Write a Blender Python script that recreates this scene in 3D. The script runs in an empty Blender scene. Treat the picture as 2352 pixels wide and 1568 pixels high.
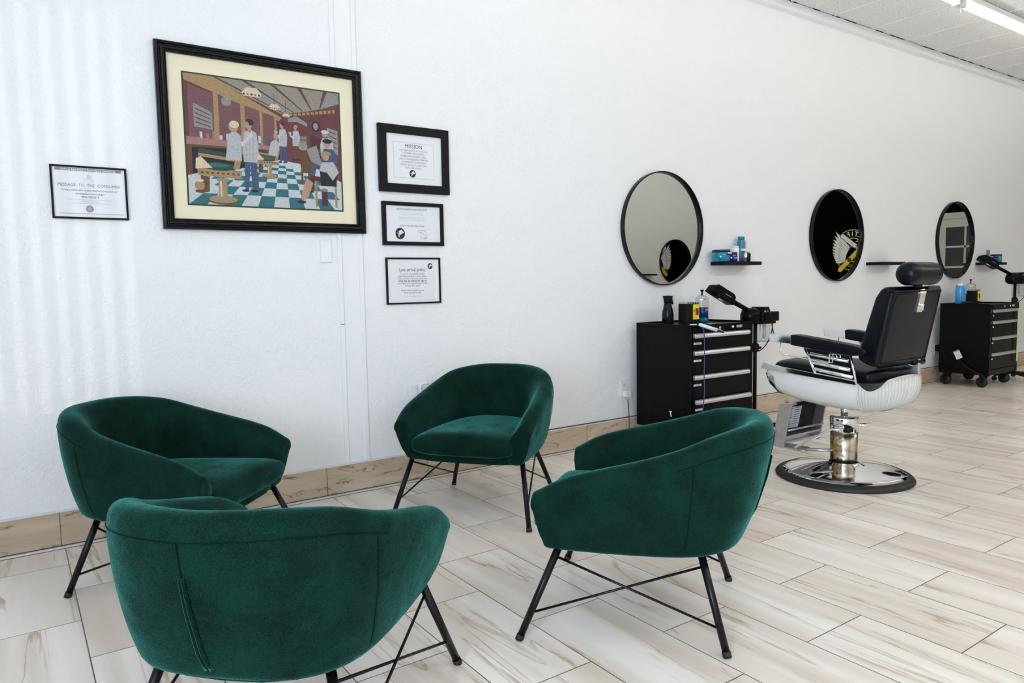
import bpy, bmesh, math, random
from mathutils import Vector, Matrix
random.seed(7)
PI = math.pi
SC = bpy.context.scene
COL = SC.collection
YW = 3.7026          # the long wall
ZC = 3.37            # ceiling height
H = 1.1251           # eye height

# ------------------------------------------------------------------ materials
def nodes(name):
    m = bpy.data.materials.new(name); m.use_nodes = True
    nt = m.node_tree
    return m, nt, nt.nodes['Principled BSDF']

def mat(name, col, rough=0.5, metal=0.0, noise=0.0, nscale=30.0, bump=0.0, bscale=200.0, emit=0.0, ecol=None,
        coat=0.0, trans=0.0, ior=1.45, spec=0.5, rvar=0.0):
    m, nt, b = nodes(name)
    c = (col[0], col[1], col[2], 1)
    b.inputs['Base Color'].default_value = c
    b.inputs['Roughness'].default_value = rough
    b.inputs['Metallic'].default_value = metal
    b.inputs['Coat Weight'].default_value = coat
    b.inputs['Transmission Weight'].default_value = trans
    b.inputs['IOR'].default_value = ior
    b.inputs['Specular IOR Level'].default_value = spec
    if emit:
        e = ecol or col
        b.inputs['Emission Color'].default_value = (e[0], e[1], e[2], 1)
        b.inputs['Emission Strength'].default_value = emit
    tc = nt.nodes.new('ShaderNodeTexCoord')
    if noise or rvar:
        n = nt.nodes.new('ShaderNodeTexNoise'); n.inputs['Scale'].default_value = nscale
        n.inputs['Detail'].default_value = 4
        nt.links.new(tc.outputs['Object'], n.inputs['Vector'])
        if noise:
            mx = nt.nodes.new('ShaderNodeMix'); mx.data_type = 'RGBA'
            mx.inputs[6].default_value = (col[0]*(1-noise), col[1]*(1-noise), col[2]*(1-noise), 1)
            mx.inputs[7].default_value = (min(1, col[0]*(1+noise)), min(1, col[1]*(1+noise)), min(1, col[2]*(1+noise)), 1)
            nt.links.new(n.outputs['Fac'], mx.inputs[0]); nt.links.new(mx.outputs[2], b.inputs['Base Color'])
        if rvar:
            mr = nt.nodes.new('ShaderNodeMapRange')
            mr.inputs['To Min'].default_value = max(0, rough-rvar); mr.inputs['To Max'].default_value = rough+rvar
            nt.links.new(n.outputs['Fac'], mr.inputs['Value']); nt.links.new(mr.outputs[0], b.inputs['Roughness'])
    if bump:
        n2 = nt.nodes.new('ShaderNodeTexNoise'); n2.inputs['Scale'].default_value = bscale; n2.inputs['Detail'].default_value = 3
        nt.links.new(tc.outputs['Object'], n2.inputs['Vector'])
        bp = nt.nodes.new('ShaderNodeBump'); bp.inputs['Strength'].default_value = bump; bp.inputs['Distance'].default_value = 0.002
        nt.links.new(n2.outputs['Fac'], bp.inputs['Height']); nt.links.new(bp.outputs[0], b.inputs['Normal'])
    return m

def wall_mat():
    m, nt, b = nodes('textured_wall_paint')
    b.inputs['Base Color'].default_value = (0.84, 0.84, 0.845, 1); b.inputs['Roughness'].default_value = 0.55
    tc = nt.nodes.new('ShaderNodeTexCoord')
    n = nt.nodes.new('ShaderNodeTexNoise'); n.inputs['Scale'].default_value = 55; n.inputs['Detail'].default_value = 3; n.inputs['Distortion'].default_value = 0.6
    r = nt.nodes.new('ShaderNodeValToRGB'); r.color_ramp.elements[0].position = 0.40; r.color_ramp.elements[1].position = 0.62
    nt.links.new(tc.outputs['Object'], n.inputs['Vector']); nt.links.new(n.outputs['Fac'], r.inputs[0])
    n3 = nt.nodes.new('ShaderNodeTexNoise'); n3.inputs['Scale'].default_value = 190; n3.inputs['Detail'].default_value = 2
    nt.links.new(tc.outputs['Object'], n3.inputs['Vector'])
    ad = nt.nodes.new('ShaderNodeMath'); ad.operation = 'MULTIPLY_ADD'; ad.inputs[1].default_value = 0.35
    nt.links.new(n3.outputs['Fac'], ad.inputs[0]); nt.links.new(r.outputs[0], ad.inputs[2])
    bp = nt.nodes.new('ShaderNodeBump'); bp.inputs['Strength'].default_value = 0.42; bp.inputs['Distance'].default_value = 0.0032
    nt.links.new(ad.outputs[0], bp.inputs['Height']); nt.links.new(bp.outputs[0], b.inputs['Normal'])
    return m

def stone_nodes(nt, b, vec, tile, base, light, vein, vmix, stretch):
    """travertine: stretched clouds and thin wandering veins; every tile shifted by its own value"""
    sep = nt.nodes.new('ShaderNodeVectorMath'); sep.operation = 'MULTIPLY_ADD'
    sep.inputs[1].default_value = (7.3, 11.7, 5.1)
    nt.links.new(tile, sep.inputs[0]); nt.links.new(vec, sep.inputs[2])
    mp = nt.nodes.new('ShaderNodeMapping'); mp.inputs['Scale'].default_value = stretch
    mp.inputs['Rotation'].default_value = (0, 0.22, 0.10)
    nt.links.new(sep.outputs[0], mp.inputs[0])
    n1 = nt.nodes.new('ShaderNodeTexNoise'); n1.inputs['Scale'].default_value = 1.6; n1.inputs['Detail'].default_value = 6; n1.inputs['Distortion'].default_value = 0.7
    n2 = nt.nodes.new('ShaderNodeTexNoise'); n2.inputs['Scale'].default_value = 1.1; n2.inputs['Detail'].default_value = 7; n2.inputs['Roughness'].default_value = 0.55; n2.inputs['Distortion'].default_value = 1.2
    n4 = nt.nodes.new('ShaderNodeTexNoise'); n4.inputs['Scale'].default_value = 5.0; n4.inputs['Detail'].default_value = 5
    for n in (n1, n2, n4): nt.links.new(mp.outputs[0], n.inputs['Vector'])
    r1 = nt.nodes.new('ShaderNodeValToRGB'); e = r1.color_ramp.elements
    e[0].position = 0.30; e[0].color = (*base, 1); e[1].position = 0.62; e[1].color = (*light, 1)
    nt.links.new(n1.outputs['Fac'], r1.inputs[0])
    # thin vein where n2 crosses 0.5
    r2 = nt.nodes.new('ShaderNodeValToRGB'); e = r2.color_ramp.elements
    e[0].position = 0.478; e[0].color = (0, 0, 0, 1); e[1].position = 0.497; e[1].color = (1, 1, 1, 1)
    x = e.new(0.505); x.color = (0.18, 0.18, 0.18, 1); x = e.new(0.56); x.color = (0, 0, 0, 1)
    nt.links.new(n2.outputs['Fac'], r2.inputs[0])
    ms = nt.nodes.new('ShaderNodeMath'); ms.operation = 'MULTIPLY'
    r4 = nt.nodes.new('ShaderNodeValToRGB'); r4.color_ramp.elements[0].position = 0.40; r4.color_ramp.elements[1].position = 0.60
    nt.links.new(n4.outputs['Fac'], r4.inputs[0])
    nt.links.new(r2.outputs[0], ms.inputs[0]); nt.links.new(r4.outputs[0], ms.inputs[1])
    ms2 = nt.nodes.new('ShaderNodeMath'); ms2.operation = 'MULTIPLY'; ms2.inputs[1].default_value = vmix; ms2.use_clamp = True
    nt.links.new(ms.outputs[0], ms2.inputs[0])
    mx = nt.nodes.new('ShaderNodeMix'); mx.data_type = 'RGBA'; mx.inputs[7].default_value = (*vein, 1)
    nt.links.new(ms2.outputs[0], mx.inputs[0]); nt.links.new(r1.outputs[0], mx.inputs[6])
    return mx.outputs[2]

def floor_mat():
    m, nt, b = nodes('travertine_floor_tiles')
    geo = nt.nodes.new('ShaderNodeTexCoord')
    sp = nt.nodes.new('ShaderNodeSeparateXYZ'); nt.links.new(geo.outputs['Object'], sp.inputs[0])
    cb = nt.nodes.new('ShaderNodeCombineXYZ')
    W = 0.3048*1.023*2
    ay = nt.nodes.new('ShaderNodeMath'); ay.operation = 'ADD'; ay.inputs[1].default_value = -1.267 + W/2 + W*40
    ax = nt.nodes.new('ShaderNodeMath'); ax.operation = 'ADD'; ax.inputs[1].default_value = -1.9697 + 0.3048*40
    nt.links.new(sp.outputs['Y'], ay.inputs[0]); nt.links.new(sp.outputs['X'], ax.inputs[0])
    nt.links.new(ay.outputs[0], cb.inputs['X']); nt.links.new(ax.outputs[0], cb.inputs['Y'])
    br = nt.nodes.new('ShaderNodeTexBrick'); br.offset = 0.5; br.offset_frequency = 2; br.squash = 1
    br.inputs['Scale'].default_value = 1; br.inputs['Brick Width'].default_value = W; br.inputs['Row Height'].default_value = 0.3048
    br.inputs['Mortar Size'].default_value = 0.0019; br.inputs['Mortar Smooth'].default_value = 0.15
    br.inputs['Color1'].default_value = (0, 0, 0, 1); br.inputs['Color2'].default_value = (1, 1, 1, 1); br.inputs['Mortar'].default_value = (0.5, 0.5, 0.5, 1)
    nt.links.new(cb.outputs[0], br.inputs['Vector'])
    c = stone_nodes(nt, b, geo.outputs['Object'], br.outputs['Color'], (0.675, 0.565, 0.46), (0.88, 0.82, 0.745), (0.42, 0.28, 0.16), 0.9, (3.4, 0.30, 1.0))
    mx = nt.nodes.new('ShaderNodeMix'); mx.data_type = 'RGBA'; mx.inputs[7].default_value = (0.10, 0.085, 0.07, 1)
    nt.links.new(br.outputs['Fac'], mx.inputs[0]); nt.links.new(c, mx.inputs[6])
    nt.links.new(mx.outputs[2], b.inputs['Base Color'])
    b.inputs['Roughness'].default_value = 0.30; b.inputs['Specular IOR Level'].default_value = 0.4
    bp = nt.nodes.new('ShaderNodeBump'); bp.invert = True; bp.inputs['Strength'].default_value = 0.5; bp.inputs['Distance'].default_value = 0.001
    nt.links.new(br.outputs['Fac'], bp.inputs['Height']); nt.links.new(bp.outputs[0], b.inputs['Normal'])
    return m

def base_tile_mat():
    m, nt, b = nodes('travertine_base_tiles')
    geo = nt.nodes.new('ShaderNodeTexCoord')
    sp = nt.nodes.new('ShaderNodeSeparateXYZ'); nt.links.new(geo.outputs['Object'], sp.inputs[0])
    # joints at X = 0.128 + k*0.6065
    a = nt.nodes.new('ShaderNodeMath'); a.operation = 'ADD'; a.inputs[1].default_value = -0.128 + 0.6065*10
    nt.links.new(sp.outputs['X'], a.inputs[0])
    cb = nt.nodes.new('ShaderNodeCombineXYZ'); nt.links.new(a.outputs[0], cb.inputs['X']); cb.inputs['Y'].default_value = 0.5
    br = nt.nodes.new('ShaderNodeTexBrick'); br.offset = 0.0; br.inputs['Scale'].default_value = 1
    br.inputs['Brick Width'].default_value = 0.6065; br.inputs['Row Height'].default_value = 1.0; br.inputs['Mortar Size'].default_value = 0.002
    br.inputs['Color1'].default_value = (0, 0, 0, 1); br.inputs['Color2'].default_value = (1, 1, 1, 1)
    nt.links.new(cb.outputs[0], br.inputs['Vector'])
    c = stone_nodes(nt, b, geo.outputs['Object'], br.outputs['Color'], (0.46, 0.345, 0.235), (0.60, 0.49, 0.36), (0.19, 0.11, 0.055), 1.2, (1.6, 1.0, 7.0))
    mx = nt.nodes.new('ShaderNodeMix'); mx.data_type = 'RGBA'; mx.inputs[7].default_value = (0.16, 0.11, 0.07, 1)
    nt.links.new(br.outputs['Fac'], mx.inputs[0]); nt.links.new(c, mx.inputs[6]); nt.links.new(mx.outputs[2], b.inputs['Base Color'])
    b.inputs['Roughness'].default_value = 0.35
    return m

def velvet_mat():
    m, nt, b = nodes('green_chenille')
    tc = nt.nodes.new('ShaderNodeTexCoord')
    n = nt.nodes.new('ShaderNodeTexNoise'); n.inputs['Scale'].default_value = 9; n.inputs['Detail'].default_value = 8; n.inputs['Roughness'].default_value = 0.7
    n2 = nt.nodes.new('ShaderNodeTexNoise'); n2.inputs['Scale'].default_value = 330; n2.inputs['Detail'].default_value = 3
    for q in (n, n2): nt.links.new(tc.outputs['Object'], q.inputs['Vector'])
    ad = nt.nodes.new('ShaderNodeMath'); ad.operation = 'MULTIPLY_ADD'; ad.inputs[1].default_value = 0.55
    nt.links.new(n2.outputs['Fac'], ad.inputs[0])
    ml = nt.nodes.new('ShaderNodeMath'); ml.operation = 'MULTIPLY'; ml.inputs[1].default_value = 0.45
    nt.links.new(n.outputs['Fac'], ml.inputs[0]); nt.links.new(ml.outputs[0], ad.inputs[2])
    r = nt.nodes.new('ShaderNodeValToRGB'); e = r.color_ramp.elements
    e[0].position = 0.40; e[0].color = (0.0006, 0.0075, 0.0054, 1); e[1].position = 0.62; e[1].color = (0.0021, 0.027, 0.0185, 1)
    nt.links.new(ad.outputs[0], r.inputs[0]); nt.links.new(r.outputs[0], b.inputs['Base Color'])
    b.inputs['Roughness'].default_value = 0.92; b.inputs['Specular IOR Level'].default_value = 0.12
    sw = nt.nodes.new('ShaderNodeMapRange'); sw.inputs['From Min'].default_value = 0.40; sw.inputs['From Max'].default_value = 0.62; sw.inputs['To Min'].default_value = 0.18; sw.inputs['To Max'].default_value = 0.80
    nt.links.new(ad.outputs[0], sw.inputs['Value']); nt.links.new(sw.outputs[0], b.inputs['Sheen Weight']); b.inputs['Sheen Roughness'].default_value = 0.33
    b.inputs['Sheen Tint'].default_value = (0.13, 0.66, 0.58, 1)
    bp = nt.nodes.new('ShaderNodeBump'); bp.inputs['Strength'].default_value = 0.6; bp.inputs['Distance'].default_value = 0.0016
    nt.links.new(n2.outputs['Fac'], bp.inputs['Height']); nt.links.new(bp.outputs[0], b.inputs['Normal'])
    return m

def ceiling_mat():
    m, nt, b = nodes('acoustic_ceiling_tile')
    tc = nt.nodes.new('ShaderNodeTexCoord')
    n = nt.nodes.new('ShaderNodeTexNoise'); n.inputs['Scale'].default_value = 70; n.inputs['Detail'].default_value = 3
    nt.links.new(tc.outputs['Object'], n.inputs['Vector'])
    r = nt.nodes.new('ShaderNodeValToRGB'); e = r.color_ramp.elements
    e[0].position = 0.30; e[0].color = (0.55, 0.54, 0.52, 1); e[1].position = 0.42; e[1].color = (0.90, 0.90, 0.89, 1)
    nt.links.new(n.outputs['Fac'], r.inputs[0]); nt.links.new(r.outputs[0], b.inputs['Base Color'])
    b.inputs['Roughness'].default_value = 0.9
    return m

def thin_glass(name, tint=(1, 1, 1), fres=1.45, refl=1.0, rough=0.0):
    m = bpy.data.materials.new(name); m.use_nodes = True; nt = m.node_tree; nt.nodes.clear()
    o = nt.nodes.new('ShaderNodeOutputMaterial'); t = nt.nodes.new('ShaderNodeBsdfTransparent'); t.inputs[0].default_value = (*tint, 1)
    g = nt.nodes.new('ShaderNodeBsdfGlossy'); g.inputs['Roughness'].default_value = rough
    f = nt.nodes.new('ShaderNodeFresnel'); geo = nt.nodes.new('ShaderNodeNewGeometry'); mr = nt.nodes.new('ShaderNodeMapRange'); mr.inputs['To Min'].default_value = fres; mr.inputs['To Max'].default_value = 1/fres
    nt.links.new(geo.outputs['Backfacing'], mr.inputs['Value']); nt.links.new(mr.outputs[0], f.inputs['IOR'])
    k = nt.nodes.new('ShaderNodeMath'); k.operation = 'MULTIPLY'; k.inputs[1].default_value = refl
    mx = nt.nodes.new('ShaderNodeMixShader')
    nt.links.new(f.outputs[0], k.inputs[0]); nt.links.new(k.outputs[0], mx.inputs[0])
    nt.links.new(t.outputs[0], mx.inputs[1]); nt.links.new(g.outputs[0], mx.inputs[2]); nt.links.new(mx.outputs[0], o.inputs[0])
    return m

def stained_chrome():
    m, nt, b = nodes('rust_stained_chrome')
    tc = nt.nodes.new('ShaderNodeTexCoord'); mp = nt.nodes.new('ShaderNodeMapping'); mp.inputs['Scale'].default_value = (26, 26, 2.2)
    n = nt.nodes.new('ShaderNodeTexNoise'); n.inputs['Scale'].default_value = 1.0; n.inputs['Detail'].default_value = 5
    nt.links.new(tc.outputs['Object'], mp.inputs[0]); nt.links.new(mp.outputs[0], n.inputs['Vector'])
    r = nt.nodes.new('ShaderNodeValToRGB'); e = r.color_ramp.elements
    e[0].position = 0.40; e[0].color = (0.60, 0.60, 0.58, 1); e[1].position = 0.60; e[1].color = (0.42, 0.27, 0.07, 1)
    nt.links.new(n.outputs['Fac'], r.inputs[0]); nt.links.new(r.outputs[0], b.inputs['Base Color'])
    b.inputs['Metallic'].default_value = 0.95; b.inputs['Roughness'].default_value = 0.22
    return m

M = {}
M['wall'] = wall_mat()
M['floor'] = floor_mat()
M['basetile'] = base_tile_mat()
M['ceiling'] = ceiling_mat()
M['velvet'] = velvet_mat()
M['velvetdark'] = mat('dark_green_stitching', (0.001, 0.010, 0.008), 0.9, spec=0.1)
M['smoothwhite'] = mat('smooth_white_paint', (0.84, 0.84, 0.84), 0.45, bump=0.1, bscale=30)
M['trimwhite'] = mat('white_trim_strip', (0.72, 0.72, 0.72), 0.3)
M['silver'] = mat('silver_edge_strip', (0.75, 0.75, 0.74), 0.3, metal=0.35)
M['grout'] = mat('dark_caulk_line', (0.05, 0.04, 0.035), 0.9)
M['blackmetal'] = mat('black_painted_steel', (0.003, 0.003, 0.004), 0.28, rvar=0.06, nscale=12, spec=0.28)
M['toolblack'] = mat('black_powder_coated_steel', (0.0035, 0.0036, 0.004), 0.22, rvar=0.05, nscale=8, spec=0.10)
M['blackmatte'] = mat('matte_black', (0.004, 0.004, 0.004), 0.6, spec=0.25)
M['rubber'] = mat('black_rubber', (0.008, 0.008, 0.008), 0.55)
M['leather'] = mat('black_vinyl', (0.003, 0.0035, 0.007), 0.32, bump=0.12, bscale=260, rvar=0.05, nscale=14, spec=0.2)
M['chrome'] = mat('polished_chrome', (0.82, 0.82, 0.82), 0.06, metal=1.0)
M['brushed'] = mat('brushed_aluminium', (0.62, 0.63, 0.63), 0.34, metal=0.75)
M['scuffed'] = mat('scuffed_aluminium', (0.50, 0.50, 0.51), 0.38, metal=0.85, noise=0.25, nscale=40)
M['stained'] = stained_chrome()
M['enamel'] = mat('white_enamel', (0.72, 0.72, 0.72), 0.28, coat=0.3)
M['ribbed'] = mat('ribbed_off_white_vinyl', (0.62, 0.62, 0.59), 0.42)
M['mirror'] = mat('mirror_silvering', (0.90, 0.92, 0.89), 0.004, metal=1.0)
M['blackwall'] = mat('black_wall_paint', (0.002, 0.002, 0.002), 0.9, spec=0.0, ior=1.01)
M['cream'] = mat('cream_door_paint', (0.66, 0.62, 0.52), 0.5)
M['darkglass'] = mat('dark_door_pane', (0.008, 0.009, 0.01), 0.04, spec=0.5)
M['paper'] = mat('white_paper', (0.76, 0.765, 0.79), 0.6)
M['mat'] = mat('cream_mat_board', (0.80, 0.715, 0.52), 0.7)
M['greenliner'] = mat('green_inner_mat', (0.03, 0.06, 0.03), 0.7)
M['ink'] = mat('black_ink', (0.03, 0.03, 0.035), 0.7)
M['greyink'] = mat('grey_ink', (0.22, 0.22, 0.24), 0.7)
M['paleink'] = mat('pale_grey_ink', (0.42, 0.42, 0.45), 0.7)
M['goldink'] = mat('pale_gold_ink', (0.70, 0.60, 0.40), 0.7)
M['whiteink'] = mat('white_print', (0.93, 0.93, 0.93), 0.6)
M['gold'] = mat('yellow_gold_paint', (0.85, 0.62, 0.02), 0.5)
M['plastic'] = mat('white_plastic', (0.80, 0.80, 0.80), 0.35)
M['gapdark'] = mat('dark_slot', (0.01, 0.01, 0.01), 0.8)
M['picglass'] = thin_glass('picture_glass', refl=0.7)
M['noticeglass'] = thin_glass('notice_glass', refl=0.5)
M['windowglass'] = thin_glass('window_glass', refl=1.0)
M['jarglass'] = thin_glass('clear_jar_glass', tint=(0.88, 0.90, 0.90), fres=1.35, refl=1.6, rough=0.03)
M['bluefluid'] = mat('blue_disinfectant', (0.0, 0.06, 0.24), 0.12, noise=0.15, nscale=25)
M['tealfluid'] = mat('teal_gel', (0.0, 0.20, 0.30), 0.15)
M['tealjar'] = mat('teal_gel_jar', (0.0, 0.22, 0.32), 0.12, coat=0.5)
M['bluejar'] = mat('deep_blue_jar', (0.008, 0.012, 0.23), 0.12, coat=0.5)
M['bluecan'] = mat('light_blue_can', (0.02, 0.28, 0.66), 0.28, coat=0.4)
M['tealcan'] = mat('teal_can', (0.01, 0.17, 0.28), 0.25, coat=0.4)
M['darklid'] = mat('dark_teal_lid', (0.006, 0.03, 0.045), 0.35)
M['yellow'] = mat('yellow_label', (0.85, 0.74, 0.0), 0.5)
M['red'] = mat('red_label', (0.42, 0.005, 0.005), 0.5)
M['labelstrip'] = mat('pale_label_tape', (0.62, 0.63, 0.72), 0.5)
M['greenstrip'] = mat('pale_green_strip', (0.55, 0.66, 0.30), 0.5)
M['bluecord'] = mat('violet_blue_cord', (0.06, 0.06, 0.22), 0.5)
M['linermat'] = mat('grey_rubber_liner', (0.045, 0.045, 0.048), 0.75, noise=0.4, nscale=220, bump=0.5, bscale=220)
M['tube'] = mat('lit_fluorescent_tube', (1, 1, 1), 0.5, emit=5.0, ecol=(1.0, 0.975, 0.91))
M['tubebright'] = mat('bright_fluorescent_tube', (1, 1, 1), 0.5, emit=28.0, ecol=(1.0, 0.975, 0.91))
M['fixture'] = mat('white_fixture_steel', (0.78, 0.78, 0.74), 0.4)
M['blind'] = mat('white_blind_vane', (0.75, 0.75, 0.73), 0.7)
M['labelpaper'] = mat('crinkled_white_label', (0.78, 0.79, 0.84), 0.6, noise=0.15, nscale=60)

# ------------------------------------------------------------------ objects
LOC = {}
def empty(name, loc, label, cat, group=None, rotz=0.0):
    o = bpy.data.objects.new(name, None); COL.objects.link(o)
    o.location = loc; o.rotation_euler = (0, 0, rotz); o.empty_display_size = 0.05
    LOC[o.name] = Vector(loc)
    o['label'] = label; o['category'] = cat
    if group: o['group'] = group
    return o

def tag(o, label, cat, group=None):
    o['label'] = label; o['category'] = cat
    if group: o['group'] = group
    return o

class MB:
    def __init__(s):
        s.bm = bmesh.new(); s.mats = []
    def mi(s, m):
        if m not in s.mats: s.mats.append(m)
        return s.mats.index(m)
    def _f(s, vs, m, smooth=False):
        try:
            f = s.bm.faces.new(vs)
        except ValueError:
            return None
        f.material_index = s.mi(m); f.smooth = smooth
        return f
    def grid(s, rows, m, smooth=True, closed=False, capends=False):
        R = [[s.bm.verts.new(p) for p in r] for r in rows]
        n = len(R[0])
        for i in range(len(R)-1):
            for j in range(n if closed else n-1):
                k = (j+1) % n
                s._f((R[i][j], R[i][k], R[i+1][k], R[i+1][j]), m, smooth)
        if capends:
            s._f(list(reversed(R[0])), m, smooth); s._f(R[-1], m, smooth)
        return R
    def box(s, x0, x1, y0, y1, z0, z1, m, bevel=0.0, seg=2, M4=None):
        t = bmesh.new()
        vs = [t.verts.new((x, y, z)) for x in (x0, x1) for y in (y0, y1) for z in (z0, z1)]
        for q in ((0, 1, 3, 2), (4, 6, 7, 5), (0, 4, 5, 1), (2, 3, 7, 6), (0, 2, 6, 4), (1, 5, 7, 3)):
            t.faces.new([vs[i] for i in q])
        if bevel: bmesh.ops.bevel(t, geom=t.edges[:], offset=bevel, segments=seg, affect='EDGES', profile=0.7)
        s.merge(t, m, smooth=bool(bevel) and seg > 2, M4=M4)
    def merge(s, t, m, smooth=False, M4=None):
        mi = s.mi(m); mp = {}
        for v in t.verts: mp[v] = s.bm.verts.new(M4 @ v.co if M4 else v.co)
        for f in t.faces:
            nf = s.bm.faces.new([mp[v] for v in f.verts]); nf.material_index = mi; nf.smooth = smooth
        t.free()
    def prism(s, poly, axis, a, b, m, bevel=0.0, seg=2, smooth=False, M4=None):
        """poly: 2D points; extruded along axis ('x': poly=(y,z), 'y': poly=(x,z), 'z': poly=(x,y))"""
        def P(p, t):
            return {'x': (t, p[0], p[1]), 'y': (p[0], t, p[1]), 'z': (p[0], p[1], t)}[axis]
        t = bmesh.new()
        A = [t.verts.new(P(p, a)) for p in poly]; B = [t.verts.new(P(p, b)) for p in poly]
        n = len(poly)
        t.faces.new(A); t.faces.new(list(reversed(B)))
        for i in range(n): t.faces.new((A[i], B[i], B[(i+1) % n], A[(i+1) % n]))
        bmesh.ops.recalc_face_normals(t, faces=t.faces[:])
        if bevel: bmesh.ops.bevel(t, geom=t.edges[:], offset=bevel, segments=seg, affect='EDGES', profile=0.6)
        s.merge(t, m, smooth=smooth, M4=M4)
    def lathe(s, prof, m, seg=32, c=(0, 0, 0), M4=None, smooth=True, caps=True):
        rows = []
        for r, z in prof:
            row = []
            for k in range(seg):
                a = 2*PI*k/seg
                p = Vector((c[0]+r*math.cos(a), c[1]+r*math.sin(a), c[2]+z))
                row.append(M4 @ p if M4 else p)
            rows.append(row)
        s.grid(rows, m, smooth, closed=True, capends=caps)
    def tube(s, pts, r, m, seg=8, smooth=True, r2=None):
        pts = [Vector(p) for p in pts]
        n = len(pts); rows = []
        up = None
        for i, p in enumerate(pts):
            d = (pts[min(i+1, n-1)]-pts[max(i-1, 0)]).normalized()
            if up is None:
                up = Vector((0, 0, 1)) if abs(d.z) < 0.9 else Vector((1, 0, 0))
            a = (up - d*up.dot(d)).normalized(); b = d.cross(a); up = a
            rr = r if r2 is None else r + (r2-r)*i/(n-1)
            rows.append([p + (a*math.cos(2*PI*k/seg) + b*math.sin(2*PI*k/seg))*rr for k in range(seg)])
        s.grid(rows, m, smooth, closed=True, capends=True)
    def poly(s, pts, m):
        s._f([s.bm.verts.new(p) for p in pts], m)
    def text(s, body, size, M4, m, align='CENTER', sx=1.0, bold=0.0):
        cu = bpy.data.curves.new('t', 'FONT'); cu.body = body; cu.size = size; cu.align_x = align; cu.align_y = 'CENTER'
        cu.resolution_u = 2; cu.offset = bold
        ob = bpy.data.objects.new('t', cu); COL.objects.link(ob)
        dg = bpy.context.evaluated_depsgraph_get(); me = bpy.data.meshes.new_from_object(ob.evaluated_get(dg))
        mi = s.mi(m); vs = [s.bm.verts.new(M4 @ Vector((v.co.x*sx, v.co.y, 0))) for v in me.vertices]
        for p in me.polygons:
            try:
                f = s.bm.faces.new([vs[i] for i in p.vertices]); f.material_index = mi
            except ValueError: pass
        bpy.data.objects.remove(ob); bpy.data.curves.remove(cu); bpy.data.meshes.remove(me)
    def build(s, name, parent=None, kind=None, subsurf=0, recalc=True, world=True, origin=None, label=None):
        if recalc: bmesh.ops.recalc_face_normals(s.bm, faces=s.bm.faces[:])
        off = Vector((0, 0, 0))
        if parent is not None and world:
            off = LOC.get(parent.name, off)
        if parent is None and origin is not None: off = Vector(origin)
        if off.length: bmesh.ops.translate(s.bm, verts=s.bm.verts[:], vec=-off)
        me = bpy.data.meshes.new(name); s.bm.to_mesh(me); s.bm.free()
        for m in s.mats: me.materials.append(M[m])
        o = bpy.data.objects.new(name, me); COL.objects.link(o)
        if parent is not None:
            o.parent = parent; LOC[o.name] = LOC.get(parent.name, Vector((0, 0, 0))) if world else Vector((0, 0, 0))
        elif origin is not None:
            o.location = origin; LOC[o.name] = Vector(origin)
        if kind: o['kind'] = kind
        if label: o['label'] = label
        if subsurf:
            md = o.modifiers.new('smooth', 'SUBSURF'); md.levels = subsurf; md.render_levels = subsurf
        return o

def chaikin(pts, n=2, closed=False):
    for _ in range(n):
        out = []
        N = len(pts)
        for i in range(N if closed else N-1):
            a = Vector(pts[i]); b = Vector(pts[(i+1) % N])
            out += [a*0.75+b*0.25, a*0.25+b*0.75]
        if not closed: out = [Vector(pts[0])] + out + [Vector(pts[-1])]
        pts = out
    return pts

def copy_tree(o, parent=None):
    c = o.copy(); COL.objects.link(c)
    if parent: c.parent = parent
    for ch in o.children: copy_tree(ch, c)
    return c

# ------------------------------------------------------------------ the room
XL, XR, YB = -1.9, 12.0, -1.85
def struct(name, mb): return mb.build(name, kind='structure')
m = MB(); m.box(XL-0.1, XR+0.1, YB-0.1, YW+0.1, -0.1, 0.0, 'floor'); struct('floor', m)
m = MB(); m.box(XL-0.1, XR+0.1, YB-0.1, YW+0.1, ZC, ZC+0.1, 'ceiling'); struct('ceiling', m)
m = MB(); m.box(XL-0.1, XR+0.1, YW, YW+0.1, 0, ZC, 'wall'); struct('wall_back', m)
m = MB(); m.box(XL-0.1, XR+0.1, YB-0.1, YB, 0, ZC, 'wall'); struct('wall_front', m)
# end wall: black feature wall with a cream door beside it
m = MB()
m.box(XR, XR+0.1, YB, -0.52, 0, ZC, 'cream'); m.box(XR, XR+0.1, -0.52, 1.52, 0, ZC, 'blackwall')
m.box(XR, XR+0.1, 1.52, YW, 2.08, ZC, 'blackwall'); m.box(XR, XR+0.1, 2.95, YW, 0, 2.08, 'blackwall')
m.box(XR+0.02, XR+0.1, 1.52, 2.95, 0, 2.08, 'cream')
struct('wall_right', m)
# left wall: shop front with two windows
m = MB()
W1 = (0.70, 3.25, 0.88, 2.16, 2.27, 2.75)
def lw(y0, y1, z0, z1): m.box(XL-0.1, XL, y0, y1, z0, z1, 'smoothwhite')
lw(YB, YW, 0, 0.5); lw(0.62, YW, 0.5, 0.88); lw(YB, YW, 2.75, ZC)
lw(YB, -1.6, 0.5, 2.75); lw(0.02, 0.62, 0.5, 2.75); lw(3.25, YW, 0.88, 2.75)
struct('wall_left', m)
m = MB()
m.box(XL-0.08, XL-0.02, 0.62, 3.25, 2.14, 2.26, 'smoothwhite'); m.box(XL-0.08, XL-0.02, 1.95, 2.0, 0.88, 2.14, 'smoothwhite')
m.box(XL-0.06, XL-0.055, 0.62, 3.25, 0.88, 2.75, 'windowglass'); struct('window_1', m)
m = MB()
m.box(XL-0.08, XL-0.02, -0.6, -0.54, 0.5, 2.75, 'smoothwhite'); m.box(XL-0.06, XL-0.055, -1.6, 0.02, 0.5, 2.75, 'windowglass'); struct('window_2', m)
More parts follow.
